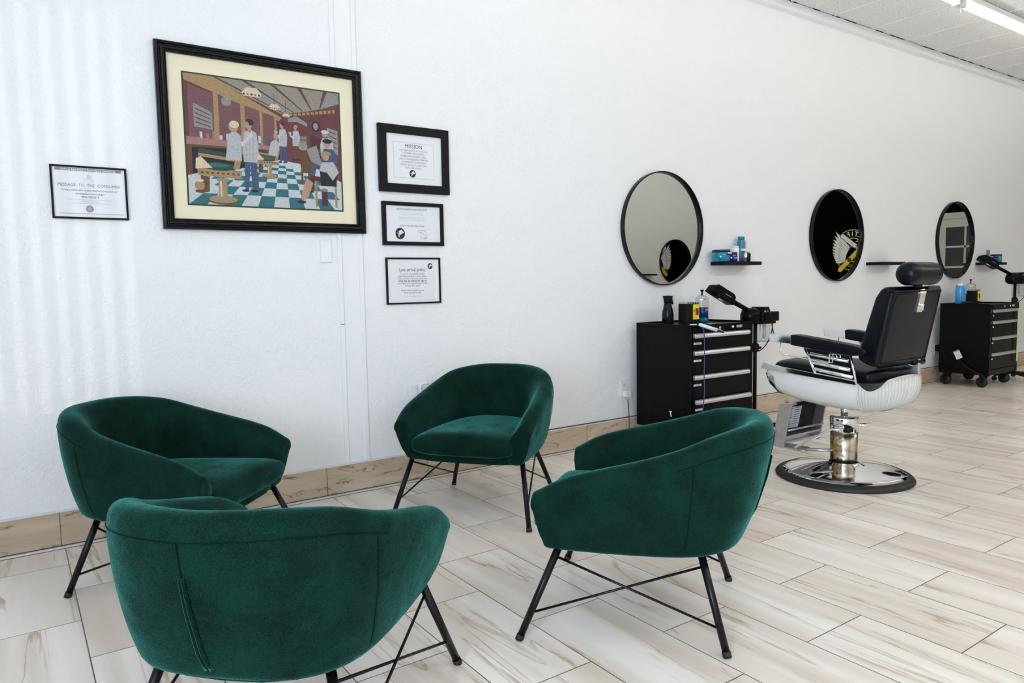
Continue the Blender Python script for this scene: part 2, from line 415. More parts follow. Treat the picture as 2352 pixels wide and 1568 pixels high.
# vertical blind in window 1
bl = empty('vertical_blind', (XL+0.05, 1.97, 2.14), 'white vertical blind hanging in the shop window', 'blind')
m = MB(); m.box(XL+0.02, XL+0.08, 0.68, 3.27, 2.12, 2.16, 'blind'); m.build('headrail', bl)
m = MB()
k = 0
y = 0.66
while y < 3.24:
    M4 = Matrix.Translation((XL+0.05, y, 0)) @ Matrix.Rotation(math.radians(33), 4, 'Z')
    m.box(-0.038, 0.038, -0.0008, 0.0008, 0.86, 2.12, 'blind', M4=M4)
    y += 0.078
o = m.build('vane', bl); o['kind'] = 'stuff'

# tile baseboard with its silver strip and caulk line
m = MB(); m.box(XL, XR, YW-0.010, YW, 0.0, 0.160, 'basetile'); struct('baseboard_back', m)
m = MB(); m.box(XL, XR, YW-0.026, YW-0.0101, 0.0, 0.010, 'silver'); m.box(XL, XR, YW-0.0285, YW-0.026, 0.0, 0.0015, 'grout'); m.box(XL, XR, YW-0.0135, YW-0.0101, 0.010, 0.0125, 'grout'); struct('trim_1', m)
m = MB(); m.box(XL, XR, YW-0.0125, YW, 0.160, 0.168, 'trimwhite'); m.box(2.2, XR, YW-0.0128, YW, 0.1676, 0.1715, 'grout'); struct('trim_2', m)
# two slim battens with the smooth strip of wall between them
m = MB()
m.box(1.448, 1.4705, YW-0.010, YW, 0.168, ZC, 'smoothwhite', bevel=0.002)
m.box(1.4705, 1.565, YW-0.003, YW, 0.168, ZC, 'smoothwhite')
m.box(1.565, 1.589, YW-0.010, YW, 0.168, ZC, 'smoothwhite', bevel=0.002)
m.box(1.449, 1.470, YW-0.0104, YW, 0.9205, 0.9235, 'gapdark')
struct('trim_3', m)
m = MB(); m.box(XL, XR, YW-0.02, YW, ZC-0.012, ZC-0.008, 'smoothwhite'); m.box(XL, XR, YW-0.004, YW, ZC-0.018, ZC-0.008, 'smoothwhite')
x = 4.4
while x < XR-0.5:
    w = random.uniform(0.08, 0.32); m.box(x, x+w, YW-0.022, YW-0.004, ZC-0.0079, ZC-0.0005, 'gapdark'); x += w+random.uniform(0.05, 0.4)
struct('trim_4', m)
# ceiling grid
m = MB()
x = 5.99-0.612*12
while x < XR:
    m.box(x-0.011, x+0.011, YB, YW, ZC-0.006, ZC+0.001, 'smoothwhite'); x += 0.612
y = 2.905
while y > YB:
    m.box(XL, XR, y-0.011, y+0.011, ZC-0.0061, ZC+0.001, 'smoothwhite'); y -= 1.22
struct('trim_5', m)
# door in the end wall, seen only in the farthest mirror
m = MB()
for a, b_, c, d in ((1.52, 1.62, 0, 2.08), (2.85, 2.95, 0, 2.08), (1.52, 2.95, 1.99, 2.08)):
    m.box(XR-0.03, XR+0.02, a, b_, c, d, 'cream', bevel=0.004)
m.box(XR-0.012, XR+0.02, 1.62, 1.93, 0.02, 1.99, 'cream'); m.box(XR-0.012, XR+0.02, 2.75, 2.85, 0.02, 1.99, 'cream')
m.box(XR-0.012, XR+0.02, 1.93, 2.75, 1.86, 1.99, 'cream'); m.box(XR-0.012, XR+0.02, 1.93, 2.75, 0.02, 0.25, 'cream')
for yy in (2.21, 2.48): m.box(XR-0.012, XR+0.02, yy-0.015, yy+0.015, 0.25, 1.86, 'cream')
for zz in (0.60, 0.93, 1.25, 1.56): m.box(XR-0.012, XR+0.02, 1.93, 2.75, zz-0.015, zz+0.015, 'cream')
m.box(XR, XR+0.018, 1.93, 2.75, 0.25, 1.86, 'darkglass')
struct('door_1', m)

# painted shop emblem on the black end wall (met only in the middle mirror)
def emblem(mb, M4, R, big=True):
    """round black badge with gold ring, white wing and a gold folding razor; local plane x right, y up, R = badge radius"""
    def P(pts, m_, z): mb.poly([M4 @ Vector((x*R, y*R, z)) for x, y in pts], m_)
    def ring(r0, r1, m_, z, n=40):
        for k in range(n):
            a = 2*PI*k/n; b2 = 2*PI*(k+1)/n
            P([(r0*math.cos(a), r0*math.sin(a)), (r1*math.cos(a), r1*math.sin(a)), (r1*math.cos(b2), r1*math.sin(b2)), (r0*math.cos(b2), r0*math.sin(b2))], m_, z)
    P([(math.cos(2*PI*k/40), math.sin(2*PI*k/40)) for k in range(40)], 'blackwall' if big else 'ink', 0.0)
    if big:
        ring(0.965, 1.0, 'gold', 0.0006); ring(0.56, 0.60, 'gold', 0.0006)
        for k in range(9):     # greek key band at the foot of the badge
            a = math.radians(225+k*11)
            q = M4 @ Matrix.Translation((0.78*R*math.cos(a), 0.78*R*math.sin(a), 0.0006)) @ Matrix.Rotation(a+PI/2, 4, 'Z')
            for bx in ((-.05, .05, .05, .065), (-.05, -.035, -.06, .05), (-.05, .03, -.06, -.045), (.03, .045, -.06, .02), (-.01, .03, .005, .02)):
                mb.poly([q @ Vector((bx[i]*R, bx[j]*R, 0)) for i, j in ((0, 2), (1, 2), (1, 3), (0, 3))], 'gold')
        wrd = 'CERTIFIED'
        for k, ch in enumerate(wrd):
            a = math.radians(150-k*15)
            q = M4 @ Matrix.Translation((0.77*R*math.cos(a), 0.77*R*math.sin(a), 0.0006)) @ Matrix.Rotation(a-PI/2, 4, 'Z')
            mb.text(ch, R*0.34, q, 'whiteink', bold=0.004*R)
        q = M4 @ Matrix.Translation((-0.02*R, 0.28*R, 0.0006)) @ Matrix.Rotation(0.12, 4, 'Z')
        mb.text('Cuts', R*0.48, q, 'gold')
    return P

m = MB()
RM = Matrix(((0, 0, -1, XR-0.006), (-1, 0, 0, 0.41), (0, 1, 0, 1.59), (0, 0, 0, 1)))  # x right = -Y, y up = Z, normal -X
RM4 = RM
P = emblem(m, RM4, 0.35)
# wing: rows of overlapping feathers fanning out to the right of the badge, as seen facing the wall
def feather(x0, y0, ang, L, w, z, mm='whiteink'):
    d = Vector((math.cos(ang), math.sin(ang))); n = Vector((-d.y, d.x))
    pts = [(x0-n.x*w*.5, y0-n.y*w*.5), (x0+d.x*L*.6-n.x*w*.55, y0+d.y*L*.6-n.y*w*.55), (x0+d.x*L, y0+d.y*L), (x0+d.x*L*.65+n.x*w*.4, y0+d.y*L*.65+n.y*w*.4), (x0+n.x*w*.5, y0+n.y*w*.5)]
    P([(x, y) for x, y in pts], mm, z)
for k in range(11):
    t = k/10
    feather(0.18+0.20*t, 0.05-0.52*t, math.radians(52-66*t), 1.12-0.62*t, 0.20, 0.0010+k*0.0002)
for k in range(8):
    t = k/7
    feather(0.20+0.14*t, 0.0-0.40*t, math.radians(46-60*t), 0.62-0.25*t, 0.145, 0.0036+k*0.0002, 'ink')
    feather(0.20+0.14*t, 0.0-0.40*t, math.radians(46-60*t), 0.60-0.25*t, 0.12, 0.0040+k*0.0002)
# razor blade (white) and handle (gold)
def bar(x0, y0, x1, y1, w, mm, z):
    d = Vector((x1-x0, y1-y0)).normalized(); n = Vector((-d.y, d.x))*w/2
    pts = [(x0+n.x, y0+n.y), (x1+n.x, y1+n.y)]
    for k in range(1, 6): a = PI/2-PI*k/6; pts.append((x1+d.x*math.cos(a)*w/2+n.x*math.sin(a), y1+d.y*math.cos(a)*w/2+n.y*math.sin(a)))
    pts += [(x1-n.x, y1-n.y), (x0-n.x, y0-n.y)]
    P(pts, mm, z)
bar(-0.28, 0.10, 0.52, 0.72, 0.25, 'ink', 0.0060); bar(-0.20, 0.16, 0.50, 0.70, 0.20, 'whiteink', 0.0064)
bar(-0.34, -0.06, -0.18, 0.18, 0.05, 'whiteink', 0.0066)
bar(-0.42, 0.04, 0.60, -0.96, 0.25, 'ink', 0.0068); bar(-0.40, 0.02, 0.60, -0.96, 0.225, 'gold', 0.0072)
P([(0.12+0.11*math.cos(a*PI/8), -0.49+0.11*math.sin(a*PI/8)) for a in range(16)], 'ink', 0.0078)
o = m.build('painted_emblem', recalc=False, origin=(XR-0.006, 0.41, 1.59))
tag(o, 'white wing and gold razor emblem reflected in the middle round mirror', 'emblem')

# ------------------------------------------------------------------ ceiling lights
lights = []
def light(x0, x1, y, label, tm='tube'):
    L = empty('fluorescent_light', ((x0+x1)/2, y, ZC-0.006), label, 'ceiling light', 'fluorescent ceiling lights')
    m = MB(); m.box(x0, x1, y-0.055, y+0.055, ZC-0.05, ZC-0.0065, 'fixture', bevel=0.004); m.build('housing', L)
    n = max(1, round((x1-x0)/2.44)); w = (x1-x0)/n
    for k in range(n):
        m = MB(); M4 = Matrix.Translation((x0+k*w+0.03, y, ZC-0.082)) @ Matrix.Rotation(PI/2, 4, 'Y')
        m.lathe([(0.001, 0), (0.0165, 0.001), (0.0165, w-0.061), (0.001, w-0.06)], tm, seg=10, M4=M4, caps=False); m.build('tube', L)
        for a_ in (x0+k*w, x0+(k+1)*w-0.028):
            m = MB(); m.box(a_, a_+0.028, y-0.03, y+0.03, ZC-0.10, ZC-0.05, 'fixture', bevel=0.003); m.build('lamp_holder', L)
    return L
LY = 2.87
light(6.45, 11.3, LY, 'long bare tube light at the top right above the far stations')
light(1.45, 6.38, LY, 'bare tube light ending at the top right edge of the picture')
light(1.87, 6.75, -0.30, 'bare tube light row over the middle of the waiting area', 'tubebright')
light(6.82, 11.70, -0.30, 'bare tube light row over the middle of the far stations', 'tubebright')
m = MB(); m.tube(chaikin([(6.405, LY-0.058, ZC-0.0005), (6.40, LY-0.058, ZC-0.07), (6.39, LY-0.02, ZC-0.12), (6.37, LY-0.03, ZC-0.13), (6.36, LY-0.04, ZC-0.17)], 2), 0.003, 'plastic', seg=6)
tag(m.build('lamp_wire', origin=(6.38, LY, ZC-0.1)), 'short white wire hanging at the joint between two tube lights', 'wire')

# ------------------------------------------------------------------ green armchairs
def cr(pts, n):
    """Catmull-Rom samples through pts"""
    P_ = [Vector(p) for p in pts]; P_ = [P_[0]*2-P_[1]] + P_ + [P_[-1]*2-P_[-2]]
    out = []; S = len(P_)-3
    for i in range(n):
        t = i/(n-1)*S; k = min(int(t), S-1); u = t-k
        a, b, c, d = P_[k:k+4]
        out.append(0.5*((2*b)+(c-a)*u+(2*a-5*b+4*c-d)*u*u+(3*b-a-3*c+d)*u**3))
    return out

TOPH = [(0, -.442, .681), (.125, -.420, .681), (.222, -.358, .673), (.294, -.270, .655), (.334, -.16, .618), (.350, -.03, .582), (.357, .10, .550), (.356, .20, .519), (.350, .278, .476)]
BOTH = [(0, -.345, .290), (.12, -.335, .288), (.205, -.295, .284), (.258, -.225, .281), (.283, -.13, .279), (.294, .0, .278), (.298, .13, .278), (.297, .19, .278), (.294, .248, .278)]
def mirrored(hp): return [(-x, y, z) for x, y, z in reversed(hp[1:])] + list(hp)
NS = 41
TOP = cr(mirrored(TOPH), NS); BOT = cr(mirrored(BOTH), NS)

def shell_sections():
    secs = []
    for i in range(NS):
        a = TOP[max(i-1, 0)]; b = TOP[min(i+1, NS-1)]
        d = Vector((b.x-a.x, b.y-a.y, 0)).normalized(); n = Vector((d.y, -d.x, 0))   # outward
        if n.dot(Vector((TOP[i].x, TOP[i].y+0.05, 0))) < 0: n = -n
        t = abs(i-(NS-1)/2)/((NS-1)/2)
        T, B = TOP[i], BOT[i]
        th = 0.095-0.012*t
        Z = Vector((0, 0, 1))
        def L(s, o):      # along the outer wall
            p = B.lerp(T, s); return p + n*o
        bul = 0.021-0.010*t
        inb = B.lerp(T, 0.45) - n*(th+0.01)
        s = [B - n*0.075 + Z*0.001, B - n*0.030 - Z*0.002, B + n*0.002 + Z*0.006, B + n*0.010 + Z*0.030 + (T-B)*0.02, L(.22, bul*.8), L(.50, bul*1.1), L(.76, bul*.85),
             T - Z*0.045 + n*0.001, T - Z*0.016 - n*0.004, T - n*0.022, T - n*(th*0.55) + Z*0.001, T - n*(th-0.016) - Z*0.010, T - n*th - Z*0.040,
             T.lerp(inb, .45) - n*th*0.62, inb, Vector((inb.x, inb.y, 0.34)) - n*0.01]
        secs.append(s)
    return secs

def make_armchair():
    A = empty('armchair', (0, 0, 0), 'x', 'armchair', 'green armchairs in the waiting area')
    secs = shell_sections()
    m = MB()
    rows = list(secs)
    def endrow(sec, k, off):
        c = sum(sec, Vector())/len(sec)
        return [c + (p-c)*k + Vector((0, off, 0)) for p in sec]
    f = [endrow(secs[0], .80, .013), endrow(secs[0], .965, .011)]; b = [endrow(secs[-1], .965, .011), endrow(secs[-1], .80, .013)]
    rows = f + rows + b
    m.grid(rows, 'velvet', True, closed=True, capends=True)
    m.build('backrest_shell', A, world=False, subsurf=1)
    # seat cushion
    m = MB(); rows = []
    prof = [(-.295, .09, .2), (-.285, .13, .75), (-.25, .185, 1), (-.17, .235, 1), (-.05, .258, 1), (.08, .263, 1), (.19, .262, 1), (.25, .258, 1.0), (.285, .254, .92), (.302, .248, .70), (.309, .238, .35)]
    for y, w, k in prof:
        row = []
        for j in range(32):
            a = 2*PI*j/32; ca, sa = math.cos(a), math.sin(a)
            x = w*math.copysign(abs(ca)**0.42, ca); z = math.copysign(abs(sa)**0.62, sa)
            crown = 0.016*(1-(x/w)**2) if sa > 0 else 0
            row.append(Vector((x, y, 0.358 + (0.050*z+crown)*k + (0.012*(y+.1) if sa > 0 else 0))))
        rows.append(row)
    m.grid(rows, 'velvet', True, closed=True, capends=True)
    m.build('seat_cushion', A, world=False, subsurf=1)
    # base under the cushion
    m = MB(); ol = [(p.x*0.93, p.y*0.93+0.003) for p in BOT[::2]]; ol += [(0.15, .268), (0, .272), (-0.15, .268)]
    m.prism(ol, 'z', 0.2785, 0.322, 'velvet', bevel=0.006, seg=3, smooth=True)
    m.build('seat_base', A, world=False)
    # seams
    m = MB()
    n = NS
    def onwall(i, s, o):
        sec = secs[i]; keys = [3, 4, 5, 6, 7]; t = s*(len(keys)-1); k = min(int(t), len(keys)-2)
        p = sec[keys[k]].lerp(sec[keys[k+1]], t-k); c = (TOP[i]+BOT[i])/2
        d = (sec[5]-sec[13]); d.z = 0; d.normalize()
        return p + d*o
    m.tube([onwall(i, .97, 0.0004) for i in range(10, NS-10)], 0.0011, 'velvetdark', seg=5)
    for i in (11, NS-12): m.tube([onwall(i, s/12, 0.0006) for s in range(0, 12)], 0.0012, 'velvetdark', seg=5)
    m.build('seam', A, world=False)
    m = MB(); i = (NS-1)//2
    m.tube([onwall(i, .62+.035*s, 0.0006) for s in range(0, 11)], 0.0012, 'velvetdark', seg=5); m.build('seam', A, world=False)
    m = MB()
    for dx in (-0.006, 0.006):
        m.tube([onwall(i, s/12, 0.0025)+Vector((dx*(1-s/12*.7), 0, 0)) for s in range(0, 9)], 0.0042, 'velvet', seg=6)
    m.tube([onwall(i, s/12, 0.0022) for s in range(0, 9)], 0.0028, 'velvetdark', seg=5)
    m.build('zipper', A, world=False)
    F = (.346, .329, 0); R_ = (.290, -.300, 0); Ft = (.283, .215, .285); Rt = (.200, -.215, .30)
    for s in (1, -1):
        for a, b2 in ((F, Ft), (R_, Rt)):
            p0 = Vector((a[0]*s, a[1], 0.006)); p1 = Vector((b2[0]*s, b2[1], b2[2]))
            m = MB(); m.tube([p0, p1], 0.0115, 'blackmetal', seg=14, r2=0.0125); lg = m.build('leg', A, world=False)
            d = (p1-p0).normalized()
            m = MB(); m.tube([p0-d*0.006, p0+d*0.012], 0.0132, 'rubber', seg=14); m.build('foot_cap', lg, world=False)
    for s in (1, -1):
        def on(a, b2, z):
            t = z/b2[2]; return Vector(((a[0]+(b2[0]-a[0])*t)*s, a[1]+(b2[1]-a[1])*t, z))
        m = MB(); m.tube([on(F, Ft, .262), on(R_, Rt, .075)], 0.0042, 'blackmetal', seg=8); m.build('cross_brace', A, world=False)
        m = MB(); m.tube([on(F, Ft, .085), on(R_, Rt, .245)], 0.0042, 'blackmetal', seg=8); m.build('cross_brace', A, world=False)
    return A

proto = make_armchair()
CH = [('C', 1.7400, 1.7690, 128.2, 1.0, 'green armchair seen from its side, nearest to the barber chair'),
      ('B', 1.9340, 3.0760, -143.17, 1.0, 'green armchair facing the camera with its back to the wall outlet'),
      ('A', 0.5330, 3.075, -43.9, 1.0, 'green armchair under the small framed consumer notice, seat open to the right'),
      ('D', 0.5560, 1.8240, 44.37, 1.0, 'green armchair with its back and zipper to the camera, cut by the bottom edge')]
for k, (nm, x, y, th, sc, lab) in enumerate(CH):
    o = proto if k == 0 else copy_tree(proto)
    o.location = (x, y, 0); o.rotation_euler = (0, 0, math.radians(th-90)); o['label'] = lab

# ------------------------------------------------------------------ framed notices and the picture
def WT(x, z, y): return Matrix(((1, 0, 0, x), (0, 0, 1, y), (0, 1, 0, z), (0, 0, 0, 1)))
def frame_obj(name, x0, x1, z0, z1, fw, dep, label, cat, glass='noticeglass', fmat='blackmatte', group=None, steps=None):
    t = empty(name, ((x0+x1)/2, YW, z0), label, cat, group)
    m = MB(); yf = YW-dep
    prof = steps or [(0, 0), (0, dep), (fw, dep), (fw, dep*0.45)]   # (inset, height off the wall)
    rows = []
    for ins, hh in prof:
        rows.append([(x0+ins, YW-hh, z0+ins), (x1-ins, YW-hh, z0+ins), (x1-ins, YW-hh, z1-ins), (x0+ins, YW-hh, z1-ins)])
    m.grid(rows, fmat, False, closed=True)
    m.build('frame', t)
    return t
def sheet(t, name, x0, x1, z0, z1, y, mm, th=0.0015):
    m = MB()
    if mm in ('picglass', 'noticeglass'): m.poly([(x0, y, z0), (x1, y, z0), (x1, y, z1), (x0, y, z1)], mm)
    else: m.box(x0, x1, y, y+th, z0, z1, mm); return m.build(name, t)

# consumer notice
t = frame_obj('framed_notice', .178, .4695, 1.439, 1.667, .008, .013, 'small black framed consumer notice alone on the left of the wall', 'framed notice')
yy = YW-0.007; yt = yy-0.0006
sheet(t, 'notice_sheet', .186, .4615, 1.447, 1.659, yy, 'paper')
m = MB()
m.poly([(.196, yt, 1.645), (.449, yt, 1.645), (.449, yt, 1.656), (.196, yt, 1.656)], 'greyink')
m.text('California State Board of Barbering and Cosmetology', .0098, WT(.322, 1.6505, yt-.0003), 'whiteink', bold=.0001)
m.text('MESSAGE  TO  THE  CONSUMER', .0178, WT(.3225, 1.584, yt), 'greyink', sx=.93)
m.text('TO FILE A COMPLAINT, PLEASE CONTACT THE BOARD AT', .0095, WT(.3235, 1.5615, yt), 'ink', sx=.86)
m.text('www.barbercosmo.ca.gov', .0108, WT(.3235, 1.5475, yt), 'ink')
m.text('(800) 952-5210', .0108, WT(.3235, 1.534, yt), 'ink')
for k, (s_, zz) in enumerate((('The Board\'s laws and regulations can be found on the Board\'s website at', 1.522), ('www.barbercosmo.ca.gov', 1.5145), ('or contact the Board at the number above for more information', 1.507))):
    m.text(s_, .0062, WT(.3235, zz, yt), 'paleink')
m.poly([(.205, yt, 1.4605), (.45, yt, 1.4605), (.45, yt, 1.4635), (.205, yt, 1.4635)], 'paleink')
for r_, mm, dy in ((.0150, 'greyink', 0), (.0128, 'paleink', .0002), (.0105, 'greyink', .0004), (.0075, 'paleink', .0006)):
    m.poly([(.3195+r_*math.cos(a*PI/12), yt-dy, 1.4835+r_*math.sin(a*PI/12)) for a in range(24)], mm)
for k, (x_, l_) in enumerate(((.318, .013), (.322, .015), (.326, .013))):
    q = [(x_+.002*k*math.sin(u*1.3)+(.004*u*u if k == 2 else -.001*u), yt, 1.616+l_*u) for u in (0, .3, .6, 1)]
    m.tube([(a[0], a[1], a[2]) for a in q], .0005, 'greyink', seg=4)
m.text('barbercosmo', .0062, WT(.322, 1.610, yt), 'paleink')
m.build('printed_text', t, recalc=False)
sheet(t, 'glass', .186, .4615, 1.447, 1.659, YW-0.0095, 'noticeglass', th=.0004)

def badge(m, x, z, r, y):
    m.poly([(x+r*.92*math.cos(a*PI/12), y, z+r*math.sin(a*PI/12)) for a in range(24)], 'ink')
    m.poly([(x-r*.92*0.85, y-.0003, z), (x-r*.1, y-.0003, z+.05*r), (x-r*.5, y-.0003, z+r*.15)], 'goldink')
    for k in range(5):
        m.poly([(x-.1*r, y-.0004-.0001*k, z-.25*r+.1*r*k), (x+(.72-.10*k)*r, y-.0004-.0001*k, z+(.15+.11*k)*r), (x+(.62-.08*k)*r, y-.0004-.0001*k, z+(.30+.10*k)*r), (x-.30*r, y-.0004-.0001*k, z-.05*r+.1*r*k)], 'whiteink' if k % 2 == 0 else 'paleink')
    m.poly([(x-.35*r, y-.001, z-.6*r), (x-.15*r, y-.001, z-.62*r), (x-.05*r, y-.001, z+.1*r), (x-.3*r, y-.001, z+.1*r)], 'goldink')

# mission
t = frame_obj('framed_mission_statement', 1.697, 2.132, 1.639, 2.003, .046, .022, 'wide black framed mission statement beside the large picture, highest of three', 'framed notice', group='notices stacked beside the large picture')
yy = YW-0.012; yt = yy-.0006
sheet(t, 'notice_sheet', 1.742, 2.087, 1.684, 1.958, yy, 'paper')
m = MB()
for a0, a1, b0, b1 in ((1.785, 2.037, 1.912, 1.915), (1.785, 2.037, 1.719, 1.722), (1.785, 1.788, 1.719, 1.915), (2.034, 2.037, 1.719, 1.915)):
    m.poly([(a0, yt, b0), (a1, yt, b0), (a1, yt, b1), (a0, yt, b1)], 'goldink')
m.text('MISSION', .030, WT(1.911, 1.893, yt), 'ink', sx=.95)
for k, s_ in enumerate(('OUR OBJETIVE IS TO PROVIDE OUR', 'CUSTOMERS WITH THE BEST', 'BARBERS WHO POSSESS A HIGH', 'LEVEL OF PROFESSIONAL EXPERTISE', 'BY OFFERTING AN EXCLUSIVE', 'SERVICE, WE AIM TO GAIN YOUR', 'TRUST AND LOYALTY')):
    m.text(s_, .0128, WT(1.909, 1.870-.0158*k, yt), 'greyink', sx=.86)
badge(m, 1.901, 1.745, .021, yt)
m.build('printed_text', t, recalc=False)
sheet(t, 'glass', 1.742, 2.087, 1.684, 1.958, YW-.015, 'noticeglass', th=.0004)
# service animals
t = frame_obj('framed_pet_notice', 1.709, 2.088, 1.347, 1.586, .0205, .018, 'black framed service animal notice with a small dog drawing', 'framed notice', group='notices stacked beside the large picture')
yy = YW-.010; yt = yy-.0006
sheet(t, 'notice_sheet', 1.729, 2.068, 1.367, 1.566, yy, 'paper')
m = MB()
m.text('SERVICE ANIMALS ARE WELCOME', .0125, WT(1.890, 1.546, yt), 'ink', sx=1.02)
for k in range(2): m.text('Service animals are working animals, not pets. They are', .0068, WT(1.888, 1.527-.008*k, yt), 'paleink')
for k in range(3): m.text('individually trained to do work or perform tasks for people', .0068, WT(1.888, 1.503-.008*k, yt), 'paleink')
m.text('SORRY, NO PETS ALLOWED', .0122, WT(1.890, 1.455, yt), 'ink', sx=1.02)
badge(m, 1.814, 1.412, .032, yt)
m.build('printed_text', t, recalc=False)
m = MB()
dog = [(1.935, 1.432), (1.943, 1.437), (1.950, 1.428), (1.962, 1.436), (1.975, 1.428), (1.979, 1.412), (1.968, 1.404), (1.955, 1.412), (1.950, 1.425), (1.940, 1.412), (1.947, 1.398), (1.944, 1.384), (1.951, 1.384)]
m.tube(chaikin([(a, yt, b) for a, b in dog], 2), .0006, 'ink', seg=4)
m.tube(chaikin([(a, yt, b) for a, b in [(1.958, 1.384), (1.968, 1.398), (1.982, 1.393), (1.976, 1.384), (1.958, 1.384), (1.966, 1.384), (1.978, 1.395), (1.986, 1.404)]], 2), .0006, 'ink', seg=4)
m.tube(chaikin([(a, yt, b) for a, b in [(1.925, 1.436), (1.928, 1.425), (1.938, 1.418), (1.946, 1.425)]], 2), .0006, 'ink', seg=4)
m.build('dog_drawing', t, recalc=False)
sheet(t, 'glass', 1.729, 2.068, 1.367, 1.566, YW-.0125, 'noticeglass', th=.0004)
# late arrival policy
t = frame_obj('framed_late_policy', 1.723, 2.063, 1.019, 1.279, .009, .012, 'thin black framed late arrival policy, lowest of the three notices', 'framed notice', group='notices stacked beside the large picture')
yy = YW-.006; yt = yy-.0006
sheet(t, 'backing_board', 1.731, 2.055, 1.027, 1.271, YW-.004, 'smoothwhite')
m = MB(); m.box(1.748, 2.028, yy, yy+.0012, 1.037, 1.257, 'paper'); m.build('notice_sheet', t)
m = MB()
m.text('Late arrival policy', .0265, WT(1.884, 1.210, yt), 'ink', sx=.86)
for k, s_ in enumerate(('To ensure we provide the best', 'experience for all our client, please', 'arrive on time. If you are more than', '10min late, we reserve the right to', 'reschedule your appointment. A late', 'fee may also apply', '', 'Please call us as soon as you', 'know you will be late.')):
    if s_: m.text(s_, .0150, WT(1.884, 1.188-.0132*k, yt), 'ink' if k == 3 else 'greyink', sx=.84, bold=.0002 if k == 3 else 0)
m.text('Thank you for understanding, management', .0062, WT(1.884, 1.062, yt), 'paleink')
badge(m, 1.998, 1.231, .017, yt)
m.build('printed_text', t, recalc=False)
sheet(t, 'glass', 1.732, 2.054, 1.028, 1.270, YW-.009, 'noticeglass', th=.0004)

# large barbershop picture: a plain made-up interior in the same colours
BX0, BX1, BZ0, BZ1 = .609, 1.606, 1.4045, 2.2555
t = frame_obj('large_framed_picture', BX0, BX1, BZ0, BZ1, .052, .032, 'large picture of an old barbershop in a glossy black stepped frame', 'picture',
              fmat='blackmetal', steps=[(0, 0), (0, .026), (.003, .030), (.012, .032), (.018, .026), (.022, .026), (.026, .031), (.034, .030), (.038, .024), (.042, .024), (.045, .027), (.048, .026), (.050, .018)])
sheet(t, 'mat_board', BX0+.045, BX1-.045, BZ0+.045, BZ1-.045, YW-.012, 'mat', th=.004)
m = MB(); m.box(.720, 1.487, YW-.0135, YW-.012, 1.518, 2.133, 'greenliner'); m.build('inner_mat', t)
def pm(name, c, v=.50, s=130): M[name] = mat('print_'+name, tuple(x*.78 for x in c), .6, noise=v, nscale=s)
for nm, c in (('maroon', (.15, .045, .05)), ('wine', (.085, .025, .03)), ('pteal', (.03, .16, .19)), ('pwhite', (.60, .64, .66)), ('ptan', (.42, .27, .12)), ('pbrown', (.14, .07, .035)), ('pblack', (.015, .015, .018)),
              ('pgreen', (.02, .075, .05)), ('pjacket', (.50, .51, .52)), ('pblue', (.06, .10, .19)), ('pskin', (.50, .30, .22)), ('pgrey', (.30, .29, .28)), ('pglow', (.75, .62, .42)), ('ppink', (.40, .20, .19)), ('pmirror', (.20, .09, .10)), ('phair', (.04, .03, .03))): pm(nm, c)
m = MB()
PX0, PX1, PZ0, PZ1 = .7275, 1.4795, 1.5255, 2.1255
ly = [0]
def pp(pts, mm, lift=True):
    if lift: ly[0] += 1
    y = YW-.0140-ly[0]*.0000022-.0004
    m.poly([(PX0+(PX1-PX0)*u, y, PZ0+(PZ1-PZ0)*v) for u, v in pts], mm)
def rect(u0, u1, v0, v1, mm): pp([(u0, v0), (u1, v0), (u1, v1), (u0, v1)], mm)
def ell(u, v, a, b2, mm, n=14): pp([(u+a*math.cos(2*PI*k/n), v+b2*math.sin(2*PI*k/n)) for k in range(n)], mm)
rect(0, 1, 0, 1, 'maroon')
# floor in perspective: horizon line v=.60, vanishing point u=.62
VU, VV = .60, .60
pp([(0, 0), (1, 0), (1, .24), (.80, .36), (.52, .40), (0, .22)], 'pwhite')
def fp(a, d): # a lateral, d depth (>=1)
    return (VU+(a-VU)/d, VV-(VV)/d)
for i in range(-14, 20):
    for j in range(14):
        if (i+j) % 2: continue
        d0 = 1+j*.17; d1 = 1+(j+1)*.17
        q = [fp(i*.105, d0), fp((i+1)*.105, d0), fp((i+1)*.105, d1), fp(i*.105, d1)]
        if all(0 <= u <= 1 for u, v in q) and all(v < .22+.20*min(1, max(0, u/.5)) if u < .5 else v < .42-.20*(u-.5)/.5 for u, v in q): pp(q, 'pteal')
# ceiling cornice and beams
pp([(.14, 1), (1, 1), (1, .90), (.62, .76)], 'pgrey')
pp([(0, 1), (.16, 1), (.60, .74), (.58, .71), (0, .95)], 'ptan')
for k in range(9): pp([(.17+.09*k, 1), (.20+.09*k, 1), (.628+.030*k, .775+.010*k), (.620+.030*k, .772+.010*k)], 'ptan' if k % 2 else 'pbrown')
pp([(.60, .77), (.86, .84), (1, .915), (1, .885), (.86, .80), (.60, .73)], 'pbrown')
for k in range(12): pp([(.62+.03*k, .755+.0065*k), (.64+.03*k, .758+.0065*k), (.64+.03*k, .775+.0075*k), (.62+.03*k, .772+.0075*k)], 'ptan')
